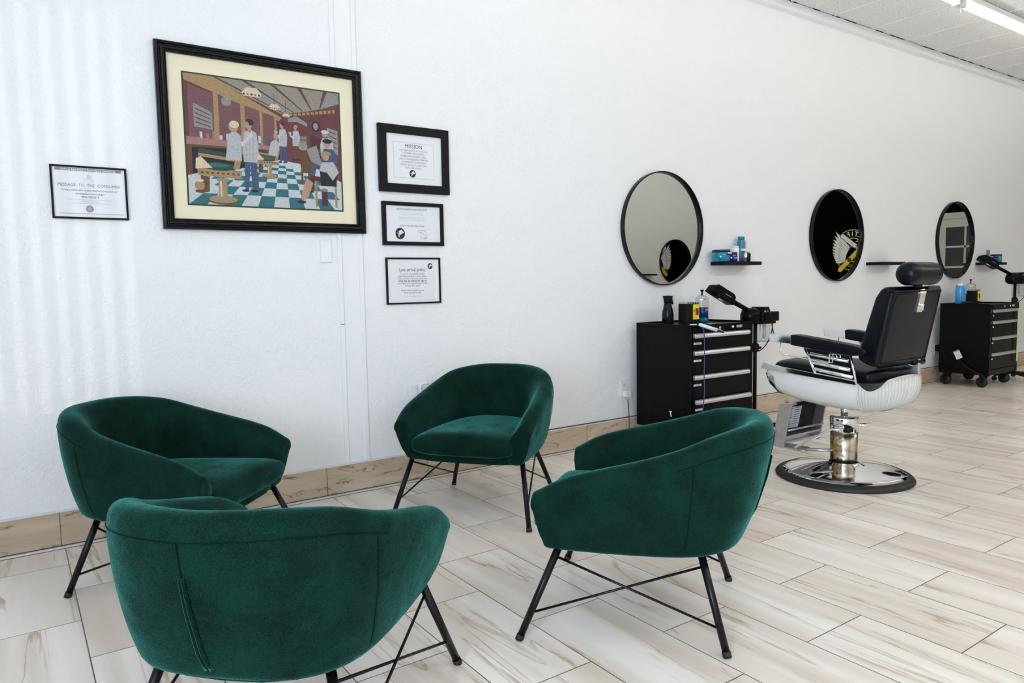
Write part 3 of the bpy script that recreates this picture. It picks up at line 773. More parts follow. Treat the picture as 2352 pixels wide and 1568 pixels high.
# mirrored back bar on the left with gilt posts
pp([(.02, .42), (.56, .46), (.56, .74), (.02, .92)], 'pmirror')
for u, w, z1 in ((.17, .030, .94), (.335, .026, .86), (.455, .018, .78), (.55, .014, .74)):
    pp([(u, .46), (u+w, .46), (u+w, z1), (u, z1+.03)], 'ptan')
pp([(0, .52), (.50, .50), (.56, .47), (.0, .46)], 'ppink'); pp([(0, .46), (.56, .47), (.54, .40), (.0, .30)], 'pbrown')
pp([(.03, .44), (.30, .45), (.28, .30), (.03, .24)], 'pblack'); pp([(.36, .45), (.44, .455), (.44, .36), (.36, .35)], 'pblack')
for u in (.08, .12, .155, .20, .24, .44, .47, .50):
    rect(u, u+.016, .515, .515+random.uniform(.03, .07), random.choice(['pteal', 'ppink', 'pwhite', 'pblue']))
pp([(.05, .60), (.16, .585), (.16, .72), (.05, .78)], 'pgrey')
pp([(.91, .52), (.985, .47), (.985, .68), (.91, .70)], 'pgrey')
for k in range(4):
    pp([(.06, .745-.035*k), (.15, .70-.030*k), (.15, .692-.030*k), (.06, .735-.035*k)], 'pbrown'); pp([(.92, .675-.035*k), (.975, .655-.04*k), (.975, .645-.04*k), (.92, .667-.035*k)], 'pbrown')
ell(.25, .82, .030, .036, 'pgrey'); ell(.83, .70, .028, .045, 'pblack'); ell(.83, .70, .018, .032, 'pgrey')
pp([(.64, .74), (.70, .765), (.77, .72), (.77, .69), (.70, .72), (.64, .71)], 'pgrey')
rect(.66, .77, .50, .62, 'pbrown')
for i in range(5):
    for j in range(3): rect(.668+.02*i, .682+.02*i, .51+.035*j, .535+.035*j, 'pgrey')
pp([(.79, .42), (.87, .40), (.87, .60), (.79, .62)], 'wine')
# hanging lamps
for u, v, a in ((.41, .905, .065), (.555, .815, .040), (.63, .760, .026)):
    rect(u-.002, u+.002, v, 1.0 if a > .05 else v+.12, 'pbrown')
    pp([(u-a, v), (u-a*.5, v+a*.75), (u+a*.5, v+a*.75), (u+a, v), (u+a*.8, v-a*.35), (u-a*.8, v-a*.35)], 'pglow')
    for k in range(5): ell(u-a*.75+a*.37*k, v-a*.1, a*.12, a*.15, 'ppink' if k % 2 else 'pgreen', 7)
# barber chairs
def pchair(u, v, s):
    q = .78*s
    ell(u, v-.34*s, .20*q, .06*s, 'pbrown'); ell(u, v-.33*s, .185*q, .05*s, 'ptan'); ell(u, v-.32*s, .10*q, .028*s, 'pgrey')
    rect(u-.055*q, u+.055*q, v-.31*s, v-.06*s, 'ptan'); rect(u-.035*q, u-.012*q, v-.30*s, v-.07*s, 'pglow'); rect(u-.075*q, u+.075*q, v-.10*s, v-.06*s, 'pgrey')
    pp([(u-.30*q, v-.04*s), (u+.24*q, v-.06*s), (u+.25*q, v+.03*s), (u-.31*q, v+.05*s)], 'ptan')
    for k in range(8): ell(u-.25*q+.065*q*k, v-.002*s, .02*q, .016*s, 'pbrown', 6)
    ell(u-.03*q, v+.085*s, .22*q, .055*s, 'pgreen'); ell(u-.05*q, v+.10*s, .14*q, .025*s, 'pteal')
    pp([(u-.33*q, v+.04*s), (u-.12*q, v+.06*s), (u-.18*q, v+.12*s), (u-.26*q, v+.20*s), (u-.32*q, v+.17*s)], 'pglow')
    pp([(u-.29*q, v+.24*s), (u+.16*q, v+.20*s), (u+.16*q, v+.25*s), (u-.27*q, v+.30*s)], 'pgreen')
    pp([(u-.29*q, v+.20*s), (u+.16*q, v+.16*s), (u+.16*q, v+.20*s), (u-.29*q, v+.24*s)], 'ptan')
    pp([(u+.20*q, v+.06*s), (u+.33*q, v+.12*s), (u+.42*q, v+.50*s), (u+.36*q, v+.56*s), (u+.30*q, v+.50*s)], 'pblack')
    pp([(u+.14*q, v+.07*s), (u+.22*q, v+.06*s), (u+.33*q, v+.50*s), (u+.27*q, v+.54*s)], 'ptan')
    pp([(u-.28*q, v-.27*s), (u-.17*q, v-.24*s), (u-.16*q, v-.05*s), (u-.27*q, v-.04*s)], 'pbrown')
pchair(.505, .365, .33)
pchair(.205, .250, .62)
def man(u, v, s0, jacket="pjacket", legs="pblue", hair="phair", face=-1):
    global pp
    opp = pp; uc = u; s = s0
    def pp(pts, mm): opp([(uc+(a-uc)*.80, b) for a, b in pts], mm)
    try: _man(u, v, s, jacket, legs, hair)
    finally: pp = opp
def _man(u, v, s, jacket, legs, hair):
    """standing figure, feet at v, height s"""
    for k in (-1, 1): pp([(u+k*.05*s-.035*s, v+.02*s), (u+k*.07*s+.03*s, v+.02*s), (u+.075*s if k > 0 else u+.005*s, v+.45*s), (u-.01*s if k > 0 else u-.08*s, v+.45*s)], legs)
    for k in (-1, 1): ell(u+k*.06*s-.02*s, v+.015*s, .05*s, .018*s, 'pblack', 8)
    pp([(u-.09*s, v+.40*s), (u+.09*s, v+.40*s), (u+.115*s, v+.62*s), (u+.09*s, v+.80*s), (u+.02*s, v+.835*s), (u-.07*s, v+.80*s), (u-.10*s, v+.60*s)], jacket)
    pp([(u-.05*s, v+.80*s), (u-.16*s, v+.68*s), (u-.20*s, v+.74*s), (u-.16*s, v+.78*s), (u-.11*s, v+.735*s), (u-.04*s, v+.82*s)], jacket)
    pp([(u+.05*s, v+.76*s), (u-.10*s, v+.60*s), (u-.17*s, v+.655*s), (u-.15*s, v+.69*s), (u-.09*s, v+.66*s), (u+.02*s, v+.80*s)], 'pwhite')
    ell(u-.19*s, v+.755*s, .022*s, .022*s, 'pskin', 8); ell(u-.17*s, v+.67*s, .022*s, .022*s, 'pskin', 8)
    rect(u-.02*s, u+.02*s, v+.80*s, v+.86*s, 'pskin'); ell(u-.01*s, v+.90*s, .048*s, .062*s, 'pskin'); ell(u+.010*s, v+.935*s, .055*s, .045*s, hair); ell(u-.03*s, v+.895*s, .030*s, .045*s, 'pskin')
    for k in range(3): pp([(u-.06*s+.05*s*k, v+.42*s), (u-.055*s+.05*s*k, v+.42*s), (u-.045*s+.045*s*k, v+.74*s), (u-.05*s+.045*s*k, v+.74*s)], 'pgrey')
man(.60, .37, .34, legs='pblue'); man(.69, .40, .30, hair='pgrey', legs='pbrown')
man(.385, .115, .60)
# child in the front chair
pp([(.23, .36), (.33, .36), (.33, .56), (.29, .60), (.25, .56)], 'pjacket'); ell(.285, .625, .030, .042, 'pskin'); ell(.292, .645, .030, .030, 'pglow')
pp([(.50, .43), (.56, .42), (.58, .53), (.55, .56), (.52, .53)], 'pjacket'); ell(.555, .585, .017, .026, 'pskin')
# waiting customers on the right
def sitter(u, v, s, coat, hat, skin='pskin', fur=False, legs='pblue'):
    pp([(u-.10*s, v+.18*s), (u-.30*s, v+.20*s), (u-.34*s, v-.10*s), (u-.26*s, v-.10*s), (u-.22*s, v+.10*s), (u, v+.05*s)], legs)
    pp([(u-.12*s, v), (u+.14*s, v), (u+.16*s, v+.34*s), (u+.08*s, v+.50*s), (u-.08*s, v+.50*s), (u-.14*s, v+.30*s)], coat)
    if fur: pp([(u-.15*s, v+.30*s), (u-.10*s, v+.48*s), (u+.10*s, v+.50*s), (u+.19*s, v+.30*s), (u+.08*s, v+.12*s), (u-.02*s, v+.28*s)], 'pjacket')
    ell(u-.03*s, v+.60*s, .06*s, .085*s, skin); ell(u-.02*s, v+.66*s, .085*s, .05*s, hat)
    ell(u-.30*s, v-.13*s, .06*s, .022*s, 'pblack', 8)
pp([(.72, .30), (.80, .30), (.81, .45), (.76, .50), (.71, .44)], 'pbrown'); ell(.735, .515, .030, .028, 'pskin'); ell(.735, .530, .032, .022, 'pgrey'); rect(.715, .73, .20, .32, 'pbrown'); rect(.765, .78, .20, .32, 'pbrown')
sitter(.90, .45, .32, 'pjacket', 'pwhite')
sitter(.915, .32, .40, 'pblue', 'pblack')
pp([(.76, .50), (.83, .54), (.87, .36), (.79, .40)], 'pgrey')
pp([(.81, .02), (.825, .02), (.825, .27), (.81, .27)], 'ptan'); pp([(.95, .02), (.965, .02), (.965, .30), (.95, .30)], 'ptan'); pp([(.81, .24), (.965, .24), (.965, .27), (.81, .27)], 'ptan')
sitter(.905, .20, .42, 'pblack', 'ptan', fur=True, legs='wine'); pp([(.75, .26), (.80, .22), (.76, .10), (.715, .06), (.71, .10)], 'pskin'); ell(.715, .055, .03, .014, 'pblack', 8)
ell(.065, .145, .030, .038, 'ptan'); ell(.065, .185, .026, .012, 'pglow'); ell(.065, .10, .028, .012, 'pbrown')
rect(.855, .895, .03, .16, 'wine'); ell(.875, .165, .026, .014, 'ppink')
m.build('printed_scene', t, recalc=False)
sheet(t, 'glass', BX0+.050, BX1-.050, BZ0+.050, BZ1-.050, YW-.0185, 'picglass', th=.0004)

# blank plate
m = MB(); m.box(1.3545, 1.4165, YW-.006, YW, 1.252, 1.371, 'plastic', bevel=.003); m.box(1.360, 1.411, YW-.0065, YW, 1.2575, 1.3655, 'smoothwhite')
tag(m.build('blank_wall_plate', origin=(1.385, YW, 1.31)), 'blank white wall plate below the large picture, beside the smooth strip', 'wall plate')

# ------------------------------------------------------------------ round mirrors
MX = [(3.894, 'round black framed mirror nearest the camera, showing a dark oval in it'),
      (6.098, 'round black framed mirror showing the white wing emblem'),
      (8.320, 'round black framed mirror above the farthest tool cabinet')]
def RX(cx_, y, z): return Matrix(((1, 0, 0, cx_), (0, 0, -1, y), (0, 1, 0, z), (0, 0, 0, 1)))
t0 = empty('round_mirror', (MX[0][0], YW, 1.495), MX[0][1], 'mirror', 'round mirrors')
m = MB(); m.lathe([(.392, 0), (.405, 0), (.405, .034), (.4035, .036), (.398, .036), (.3965, .034), (.3965, .010)], 'blackmetal', seg=96, M4=RX(MX[0][0], YW, 1.495), caps=False); m.build('frame', t0)
m = MB(); m.lathe([(.0005, .010), (.3975, .010)], 'mirror', seg=96, M4=RX(MX[0][0], YW, 1.495), smooth=False); m.build('mirror_glass', t0, recalc=False)
for x, lab in MX[1:]:
    o = copy_tree(t0); o.location = (x, YW, 1.495); o['label'] = lab
o = copy_tree(t0); o.location = (10.05, YB, 1.46); o.rotation_euler = (0, 0, PI); o['label'] = 'round mirror of the opposite station, seen reflected inside the nearest mirror'
m = MB(); m.box(9.02, 9.44, YB, YB+.15, 1.215, 1.243, 'blackmatte', bevel=.002)
tag(m.build('floating_shelf', origin=(9.23, YB, 1.23)), 'black shelf on the opposite wall, reflected at the foot of the nearest mirror', 'shelf', 'floating shelves')

# ------------------------------------------------------------------ shelves and their products
SH = [(4.423, 'black floating shelf between the first two mirrors, holding teal and blue jars'), (6.606, 'empty black floating shelf behind the barber chair headrest'), (8.835, 'black floating shelf at the right edge, holding a blue bottle and jars')]
for k, (x, lab) in enumerate(SH):
    m = MB(); m.box(x, x+.42, YW-.15, YW, 1.232, 1.259, 'blackmatte', bevel=.0015)
    tag(m.build('floating_shelf', origin=(x+.21, YW, 1.245)), lab, 'shelf', 'floating shelves')
ZS = 1.2592
def jar(name, x, y, z, r, h, bodym, lidm, lab, cat, lidh=.018, group=None, square=False, lidr=None):
    t = empty(name, (x, y, z), lab, cat, group)
    lidr = lidr or r*1.01
    m = MB()
    if square: m.box(x-r, x+r, y-r*.8, y+r*.8, z, z+h-lidh, bodym, bevel=.004, seg=3)
    else: m.lathe([(r*.9, 0), (r, .004), (r, h-lidh-.003), (r*.93, h-lidh)], bodym, seg=28, c=(x, y, z))
    m.build('jar_body', t)
    m = MB(); m.lathe([(lidr, h-lidh), (lidr, h-.002), (lidr*.96, h)], lidm, seg=28, c=(x, y, z)); m.build('lid', t)
    return t
def lab_on(t, body, x, y, z, size, mm, sx=1): # text on a front
    m = MB(); m.text(body, size, WT(x, z, y), mm, sx=sx); m.build('printed_label', t, recalc=False)
t = jar('hair_gel_jar', 4.437+.006, 3.62, ZS, .066, .088, 'tealjar', 'darklid', 'wide teal gel jar at the left end of the nearest shelf', 'jar')
m = MB(); m.box(4.44, 4.484, 3.5525, 3.5535, ZS+.058, ZS+.066, 'whiteink'); m.box(4.47, 4.484, 3.5525, 3.5535, ZS+.022, ZS+.032, 'whiteink'); m.box(4.425, 4.50, 3.5528, 3.5538, ZS+.046, ZS+.058, 'darklid'); m.build('printed_label', t)
t = jar('pomade_jar', 4.552, 3.61, ZS, .042, .070, 'bluejar', 'darklid', 'deep blue pomade jar between the teal jar and the white tub', 'jar', lidh=.014)
m = MB(); m.box(4.532, 4.558, 3.5655, 3.5670, ZS+.024, ZS+.029, 'whiteink'); m.build('printed_label', t)
t = jar('powder_bottle', 4.632, 3.64, ZS, .031, .120, 'plastic', 'plastic', 'plain white bottle beside the blue pomade jar', 'bottle', lidh=.014, lidr=.026)
t = empty('clear_bottle', (4.69, 3.60, ZS), 'clear bottle with violet liquid in front of the tall teal can', 'bottle')
m = MB(); m.box(4.662, 4.714, 3.585, 3.615, ZS, ZS+.082, 'jarglass', bevel=.004); m.build('glass_body', t)
m = MB(); m.box(4.666, 4.710, 3.589, 3.611, ZS+.004, ZS+.026, 'bluejar'); m.build('liquid', t)
m = MB(); m.box(4.672, 4.704, 3.583, 3.5845, ZS+.034, ZS+.062, 'whiteink'); m.build('printed_label', t)
m = MB(); m.box(4.668, 4.708, 3.587, 3.613, ZS+.082, ZS+.098, 'plastic', bevel=.002); m.build('lid', t)
t = empty('hairspray_can', (4.722, 3.655, ZS), 'tall teal can standing behind the clear bottle on the nearest shelf', 'can')
m = MB(); m.lathe([(.028, 0), (.029, .003), (.029, .165), (.026, .172)], 'tealcan', seg=24, c=(4.722, 3.655, ZS)); m.build('can_body', t)
m = MB(); m.lathe([(.0265, .172), (.0265, .192), (.023, .196)], 'tealcan', seg=24, c=(4.722, 3.655, ZS)); m.build('lid', t)
m = MB(); m.box(4.728, 4.745, 3.6245, 3.6255, ZS+.10, ZS+.165, 'paleink'); m.build('printed_label', t)
t = jar('small_black_bottle', 4.768, 3.62, ZS, .016, .078, 'blackmatte', 'brushed', 'small black bottle with a silver cap at the right of the products', 'bottle', lidh=.014, lidr=.011)
# far shelf
t = jar('white_tub', 8.865, 3.64, ZS, .026, .045, 'plastic', 'plastic', 'small white tub at the left end of the far shelf', 'tub', lidh=.010)
t = empty('blue_tonic_bottle', (8.90, 3.62, ZS), 'bright blue bottle with a black cap on the far shelf', 'bottle')
m = MB(); m.lathe([(.034, 0), (.036, .004), (.036, .060), (.030, .068), (.013, .074), (.013, .100)], 'bluecan', seg=24, c=(8.915, 3.61, ZS)); m.build('bottle_body', t)
m = MB(); m.lathe([(.016, .088), (.016, .132), (.013, .135)], 'greyink', seg=20, c=(8.915, 3.61, ZS)); m.build('lid', t)
m = MB(); m.box(8.895, 8.925, 3.572, 3.5735, ZS+.02, ZS+.045, 'tealcan'); m.build('printed_label', t)
jar('dark_tin', 8.966, 3.60, ZS, .019, .066, 'blackmatte', 'brushed', 'small dark tin between two blue jars on the far shelf', 'tin', lidh=.010)
jar('pomade_jar', 9.035, 3.60, ZS, .043, .064, 'bluejar', 'darklid', 'deep blue jar in the middle of the far shelf', 'jar', lidh=.014)
jar('hair_gel_jar', 9.165, 3.63, ZS, .056, .090, 'tealjar', 'darklid', 'teal gel jar at the right end of the far shelf', 'jar')

# ------------------------------------------------------------------ tool cabinets
def cabinet(x0, lab, n2=False):
    x1 = x0+.65; y0, y1 = 3.155, 3.625; zb, zt = .128, .838
    t = empty('tool_cabinet', ((x0+x1)/2, (y0+y1)/2, 0), lab, 'tool cabinet', 'rolling tool cabinets')
    m = MB()
    m.box(x0, x1, y0+.02, y1, zb, zt-.022, 'toolblack', bevel=.003)
    m.box(x0, x0+.036, y0, y0+.02, zb, zt-.004, 'toolblack', bevel=.002); m.box(x1-.036, x1, y0, y0+.02, zb, zt-.004, 'toolblack', bevel=.002)
    m.box(x0+.036, x1-.036, y0+.004, y0+.02, zb, zb+.055, 'toolblack', bevel=.002)
    # rim around the top
    m.box(x0, x1, y1-.012, y1, zt-.022, zt, 'toolblack', bevel=.002); m.box(x0, x0+.012, y0+.02, y1, zt-.022, zt, 'toolblack', bevel=.002); m.box(x1-.012, x1, y0+.02, y1, zt-.022, zt, 'toolblack', bevel=.002)
    m.build('body', t)
    m = MB(); m.box(x0+.014, x1-.014, y0+.03, y1-.014, zt-.0218, zt-.016, 'linermat'); m.build('rubber_liner', t)
    m = MB(); m.box(x0+.032, x1-.032, y0-.004, y0+.018, .788, zt-.004, 'toolblack', bevel=.003); tp = m.build('top_panel', t)
    m = MB(); M4 = Matrix.Translation((x0+.30, y0-.004, .806)) @ Matrix.Rotation(PI/2, 4, 'X')
    m.lathe([(.001, .003), (.0095, .003), (.011, 0)], 'brushed', seg=20, M4=M4, caps=True); m.box(x0+.299, x0+.301, y0-.0078, y0-.0065, .800, .812, 'gapdark'); m.build('lock', tp)
    m = MB(); m.text('HUSKY', .024, WT(x0+.500, .8075, y0-.0046), 'whiteink', sx=.80, bold=.0006)
    lx, lz = x0+.434, .8075
    m.poly([(lx-.016, y0-.0046, lz+.001), (lx-.002, y0-.0046, lz+.010), (lx+.004, y0-.0046, lz+.004), (lx-.004, y0-.0046, lz-.008)], 'whiteink')
    m.poly([(lx-.001, y0-.0048, lz-.010), (lx+.010, y0-.0048, lz-.001), (lx+.006, y0-.0048, lz+.007), (lx+.001, y0-.0048, lz+.001)], 'whiteink')
    m.build('brand_lettering', tp, recalc=False)
    tops = [.776, .664, .505, .346]; bots = [.672, .513, .354, .190]
    for k, (a, b_) in enumerate(zip(tops, bots)):
        open_ = 0.014 if (k == 3 and not n2) else 0.0
        m = MB(); m.box(x0+.038, x1-.040, y0-.002-open_, y0+.016-open_, b_, a+.008, 'toolblack', bevel=.003); d = m.build('drawer', t)
        m = MB(); xa, xb = x0+.040, x1-.050
        pr_ = [(y0-.003-open_, a+.004), (y0-.016-open_, a-.001), (y0-.020-open_, a-.012), (y0-.018-open_, a-.024), (y0-.014-open_, a-.027), (y0-.003-open_, a-.021)]
        m.prism(pr_, 'x', xa, xb, 'brushed', bevel=.0012); m.build('handle', d)
        m = MB()
        if n2: m.box(x0+.042, x0+.070, y0-.0036, y0-.0022, a-.062, a-.050, 'labelstrip', bevel=0)
        else:
            m.box(x0+.046, x0+.120, y0-.0036-open_, y0-.0022-open_, a-.068, a-.055, 'labelstrip')
            [m.box(x0+.062+.008*q_, x0+.068+.008*q_-(q_ % 3)*.001, y0-.0042-open_, y0-.0038-open_, a-.0645, a-.0585, 'greyink') for q_ in range(5-(k % 2))]
        m.build('label_tape', d, recalc=False)
    for cx_, cy_ in ((x0+.07, y0+.07), (x1-.07, y0+.07), (x0+.07, y1-.06), (x1-.07, y1-.06)):
        m = MB(); m.box(cx_-.035, cx_+.035, cy_-.035, cy_+.035, .118, .128, 'blackmetal')
        m.prism([(cy_-.03, .12), (cy_+.03, .12), (cy_+.035, .045), (cy_+.01, .040)], 'x', cx_-.030, cx_-.026, 'blackmetal'); m.prism([(cy_-.03, .12), (cy_+.03, .12), (cy_+.035, .045), (cy_+.01, .040)], 'x', cx_+.026, cx_+.030, 'blackmetal')
        c = m.build('caster', t)
        m = MB(); M4 = Matrix.Translation((cx_-.022, cy_+.018, .052)) @ Matrix.Rotation(PI/2, 4, 'Y')
        m.lathe([(.02, 0), (.046, .002), (.052, .010), (.052, .034), (.046, .042), (.02, .044)], 'rubber', seg=28, M4=M4); m.build('wheel', c)
    return t
c1 = cabinet(3.560, 'black tool cabinet with silver drawer handles, nearer to the camera')
c2 = cabinet(7.895, 'farther black tool cabinet on casters behind the barber chair', True)
m = MB(); m.box(3.5585, 3.560, 3.30, 3.318, .255, .262, 'whiteink', M4=None); m.prism([(3.300, .225), (3.308, .225), (3.316, .262), (3.308, .262)], 'x', 3.5588, 3.560, 'whiteink'); m.build('white_sticker', c1)
m = MB(); m.box(8.455, 8.487, 3.130, 3.1312, .235, .775, 'greenstrip'); m.build('green_tape_strip', c2)

# ------------------------------------------------------------------ things on the cabinets
ZT = .8221
def disinfectant(x, y, lab, r=.046, h=.165):
    t = empty('disinfectant_jar', (x, y, ZT), lab, 'jar', 'blue disinfectant jars')
    m = MB(); m.lathe([(r*.9, 0), (r, .006), (r, h), (r*.97, h+.004)], 'jarglass', seg=32, c=(x, y, ZT), caps=False); m.build('glass_body', t)
    m = MB(); m.lathe([(r*.88, .003), (r*.94, .008), (r*.94, .036)], 'tealfluid', seg=32, c=(x, y, ZT)); m.lathe([(r*.94, .0365), (r*.94, .108)], 'bluefluid', seg=32, c=(x, y, ZT)); m.build('liquid', t)
    m = MB(); m.lathe([(r*1.05, h-.002), (r*1.05, h+.006), (r*.62, h+.024), (r*.22, h+.030)], 'jarglass', seg=32, c=(x, y, ZT), caps=False)
    m.lathe([(r*1.06, h-.004), (r*1.06, h+.003), (r*.98, h+.003), (r*.98, h-.004)], 'chrome', seg=32, c=(x, y, ZT), caps=False); l = m.build('lid', t)
    m = MB(); m.lathe([(.006, h+.028), (.005, h+.048), (.0125, h+.062), (.0125, h+.067), (.006, h+.069)], 'blackmetal', seg=16, c=(x, y, ZT)); m.build('knob', l)
    m = MB(); m.tube([(x, y, ZT+.02), (x, y, ZT+h+.03)], .002, 'chrome', seg=6); m.build('lift_rod', t)
    m = MB(); m.text('BARBICIDE', .017, WT(x+.004, ZT+.090, y-r-.001), 'whiteink', sx=.62); m.box(x-.022, x-.004, y-r*.97, y-r*.96, ZT+.022, ZT+.034, 'paleink'); m.build('printed_label', t, recalc=False)
    return t
disinfectant(4.055, 3.47, 'blue disinfectant jar on the nearer tool cabinet')
disinfectant(8.310, 3.52, 'blue disinfectant jar on the farther tool cabinet', h=.19)
def cleaner_box(x, y, lab, s=1.0):
    t = empty('cleaner_box', (x, y, ZT), lab, 'container', 'black containers with yellow labels')
    m = MB(); m.box(x-.055*s, x+.072*s, y-.04, y+.04, ZT, ZT+.140, 'blackmatte', bevel=.006, seg=3); m.build('body', t)
    m = MB(); m.box(x-.054*s, x+.071*s, y-.039, y+.039, ZT+.1405, ZT+.152, 'paleink', bevel=.003)
    for k in range(5): m.box(x-.048*s+k*.024*s, x-.036*s+k*.024*s, y-.0395, y-.038, ZT+.142, ZT+.150, 'bluejar')
    m.build('lid', t)
    m = MB(); yf = y-.0412; xa, xb = x+.004*s, x+.066*s
    m.box(xa, xb, yf, yf+.0008, ZT+.032, ZT+.136, 'yellow'); m.box(xa+.026*s, xb-.006*s, yf-.0006, yf, ZT+.062, ZT+.108, 'red')
    m.text('8', .030, WT(xa+.012*s, ZT+.092, yf-.0008), 'ink'); m.box(xa+.009*s, xa+.014*s, yf-.0008, yf-.0002, ZT+.068, ZT+.074, 'ink')
    for zz in (.125, .118): m.box(xa+.012, xb-.012, yf-.0008, yf-.0002, ZT+zz-.0015, ZT+zz+.0015, 'goldink')
    m.box(xa+.010, xb-.012, yf-.0008, yf-.0002, ZT+.044, ZT+.052, 'goldink'); m.build('yellow_label', t, recalc=False)
    return t
cleaner_box(3.853, 3.42, 'black container with yellow and red label on the nearer cabinet')
cleaner_box(8.185, 3.44, 'black container with yellow label on the farther cabinet', 1.0)
def hair_tool(x, y, lab, s=1.0):
    t = empty('spray_bottle', (x, y, ZT), lab, 'bottle', 'black spray bottles')
    m = MB(); m.lathe([(.036*s, 0), (.040*s, .006), (.040*s, .070), (.037*s, .092), (.031*s, .112), (.026*s, .135), (.026*s, .150)], 'blackmetal', seg=28, c=(x, y, ZT)); m.build('bottle_body', t)
    m = MB(); m.lathe([(.027*s, .150), (.028*s, .166), (.034*s, .190), (.035*s, .196), (.010*s, .198)], 'blackmatte', seg=28, c=(x, y, ZT)); m.build('spray_head', t)
    m = MB(); m.prism([(x+.024*s, ZT+.182), (x+.036*s, ZT+.182), (x+.050*s, ZT+.142), (x+.044*s, ZT+.136), (x+.030*s, ZT+.152)], 'y', y-.008, y+.008, 'blackmatte', bevel=.002); m.build('trigger', t)
    return t
hair_tool(3.738, 3.50, 'black spray bottle at the left on the nearer cabinet')
hair_tool(8.165, 3.56, 'black spray bottle behind the light blue can', 1.05)
t = empty('spray_can', (8.035, 3.52, ZT), 'light blue spray can on the farther tool cabinet', 'can')
m = MB(); m.lathe([(.042, 0), (.044, .003), (.044, .172), (.040, .184), (.030, .194)], 'bluecan', seg=28, c=(8.035, 3.50, ZT)); m.build('can_body', t)
m = MB(); m.lathe([(.030, .194), (.024, .200), (.022, .216), (.018, .220)], 'plastic', seg=20, c=(8.035, 3.50, ZT)); m.build('cap', t)
m = MB(); m.box(8.010, 8.022, 3.4555, 3.4565, ZT+.02, ZT+.055, 'paleink'); m.build('printed_label', t, recalc=False)
m = MB(); m.lathe([(.05, 0), (.055, .004), (.045, .018), (.02, .020)], 'blackmetal', seg=24, c=(7.955, 3.40, .8385))
tag(m.build('neck_duster', origin=(7.955, 3.40, .8385)), 'low round black object at the left edge of the farther cabinet', 'brush')
# glossy black tray under the products of the nearer cabinet
m = MB(); m.box(3.60, 3.93, 3.20, 3.36, ZT, ZT+.006, 'chrome', bevel=.002); o = m.build('styling_mat', origin=(3.765, 3.28, ZT)); o.data.materials[0] = M['darkglass']
tag(o, 'glossy black flat tray along the front of the nearer cabinet top', 'tray')
# white trimmer overhanging the cabinet front with its cord
trimmer = t = empty('hair_trimmer', (3.74, 3.17, .845), 'white trimmer hanging over the front edge of the nearer cabinet', 'trimmer')
A0, A1 = Vector((3.625, 3.125, .840)), Vector((3.745, 3.085, .800))
m = MB(); d = (A1-A0)
m.tube([A0, A0+d*.12, A0+d*.55, A1], .010, 'plastic', seg=12, r2=.013); m.build('handle', t)
m = MB(); m.tube([A1, A1+d*.42], .010, 'ink', seg=10, r2=.006); m.tube([A1+Vector((0, -.004, .010)), A1+d*.60+Vector((0, 0, .004))], .0018, 'plastic', seg=6); m.build('blade', t)
m = MB(); m.box(3.565, 3.61, 3.13, 3.15, .838, .843, 'plastic', bevel=.002)
tag(m.build('guard_comb', origin=(3.59, 3.14, .84)), 'tiny white comb guard at the front left corner of the nearer cabinet', 'comb')
m = MB(); m.tube(chaikin([(3.64, 3.118, .838), (3.655, 3.112, .80), (3.662, 3.112, .74), (3.664, 3.115, .60), (3.662, 3.115, .50), (3.660, 3.108, .40), (3.645, 3.105, .33), (3.640, 3.115, .22), (3.64, 3.13, .02), (3.70, 3.10, .006)], 3), .0032, 'bluecord', seg=8)
m.build('power_cord', trimmer)

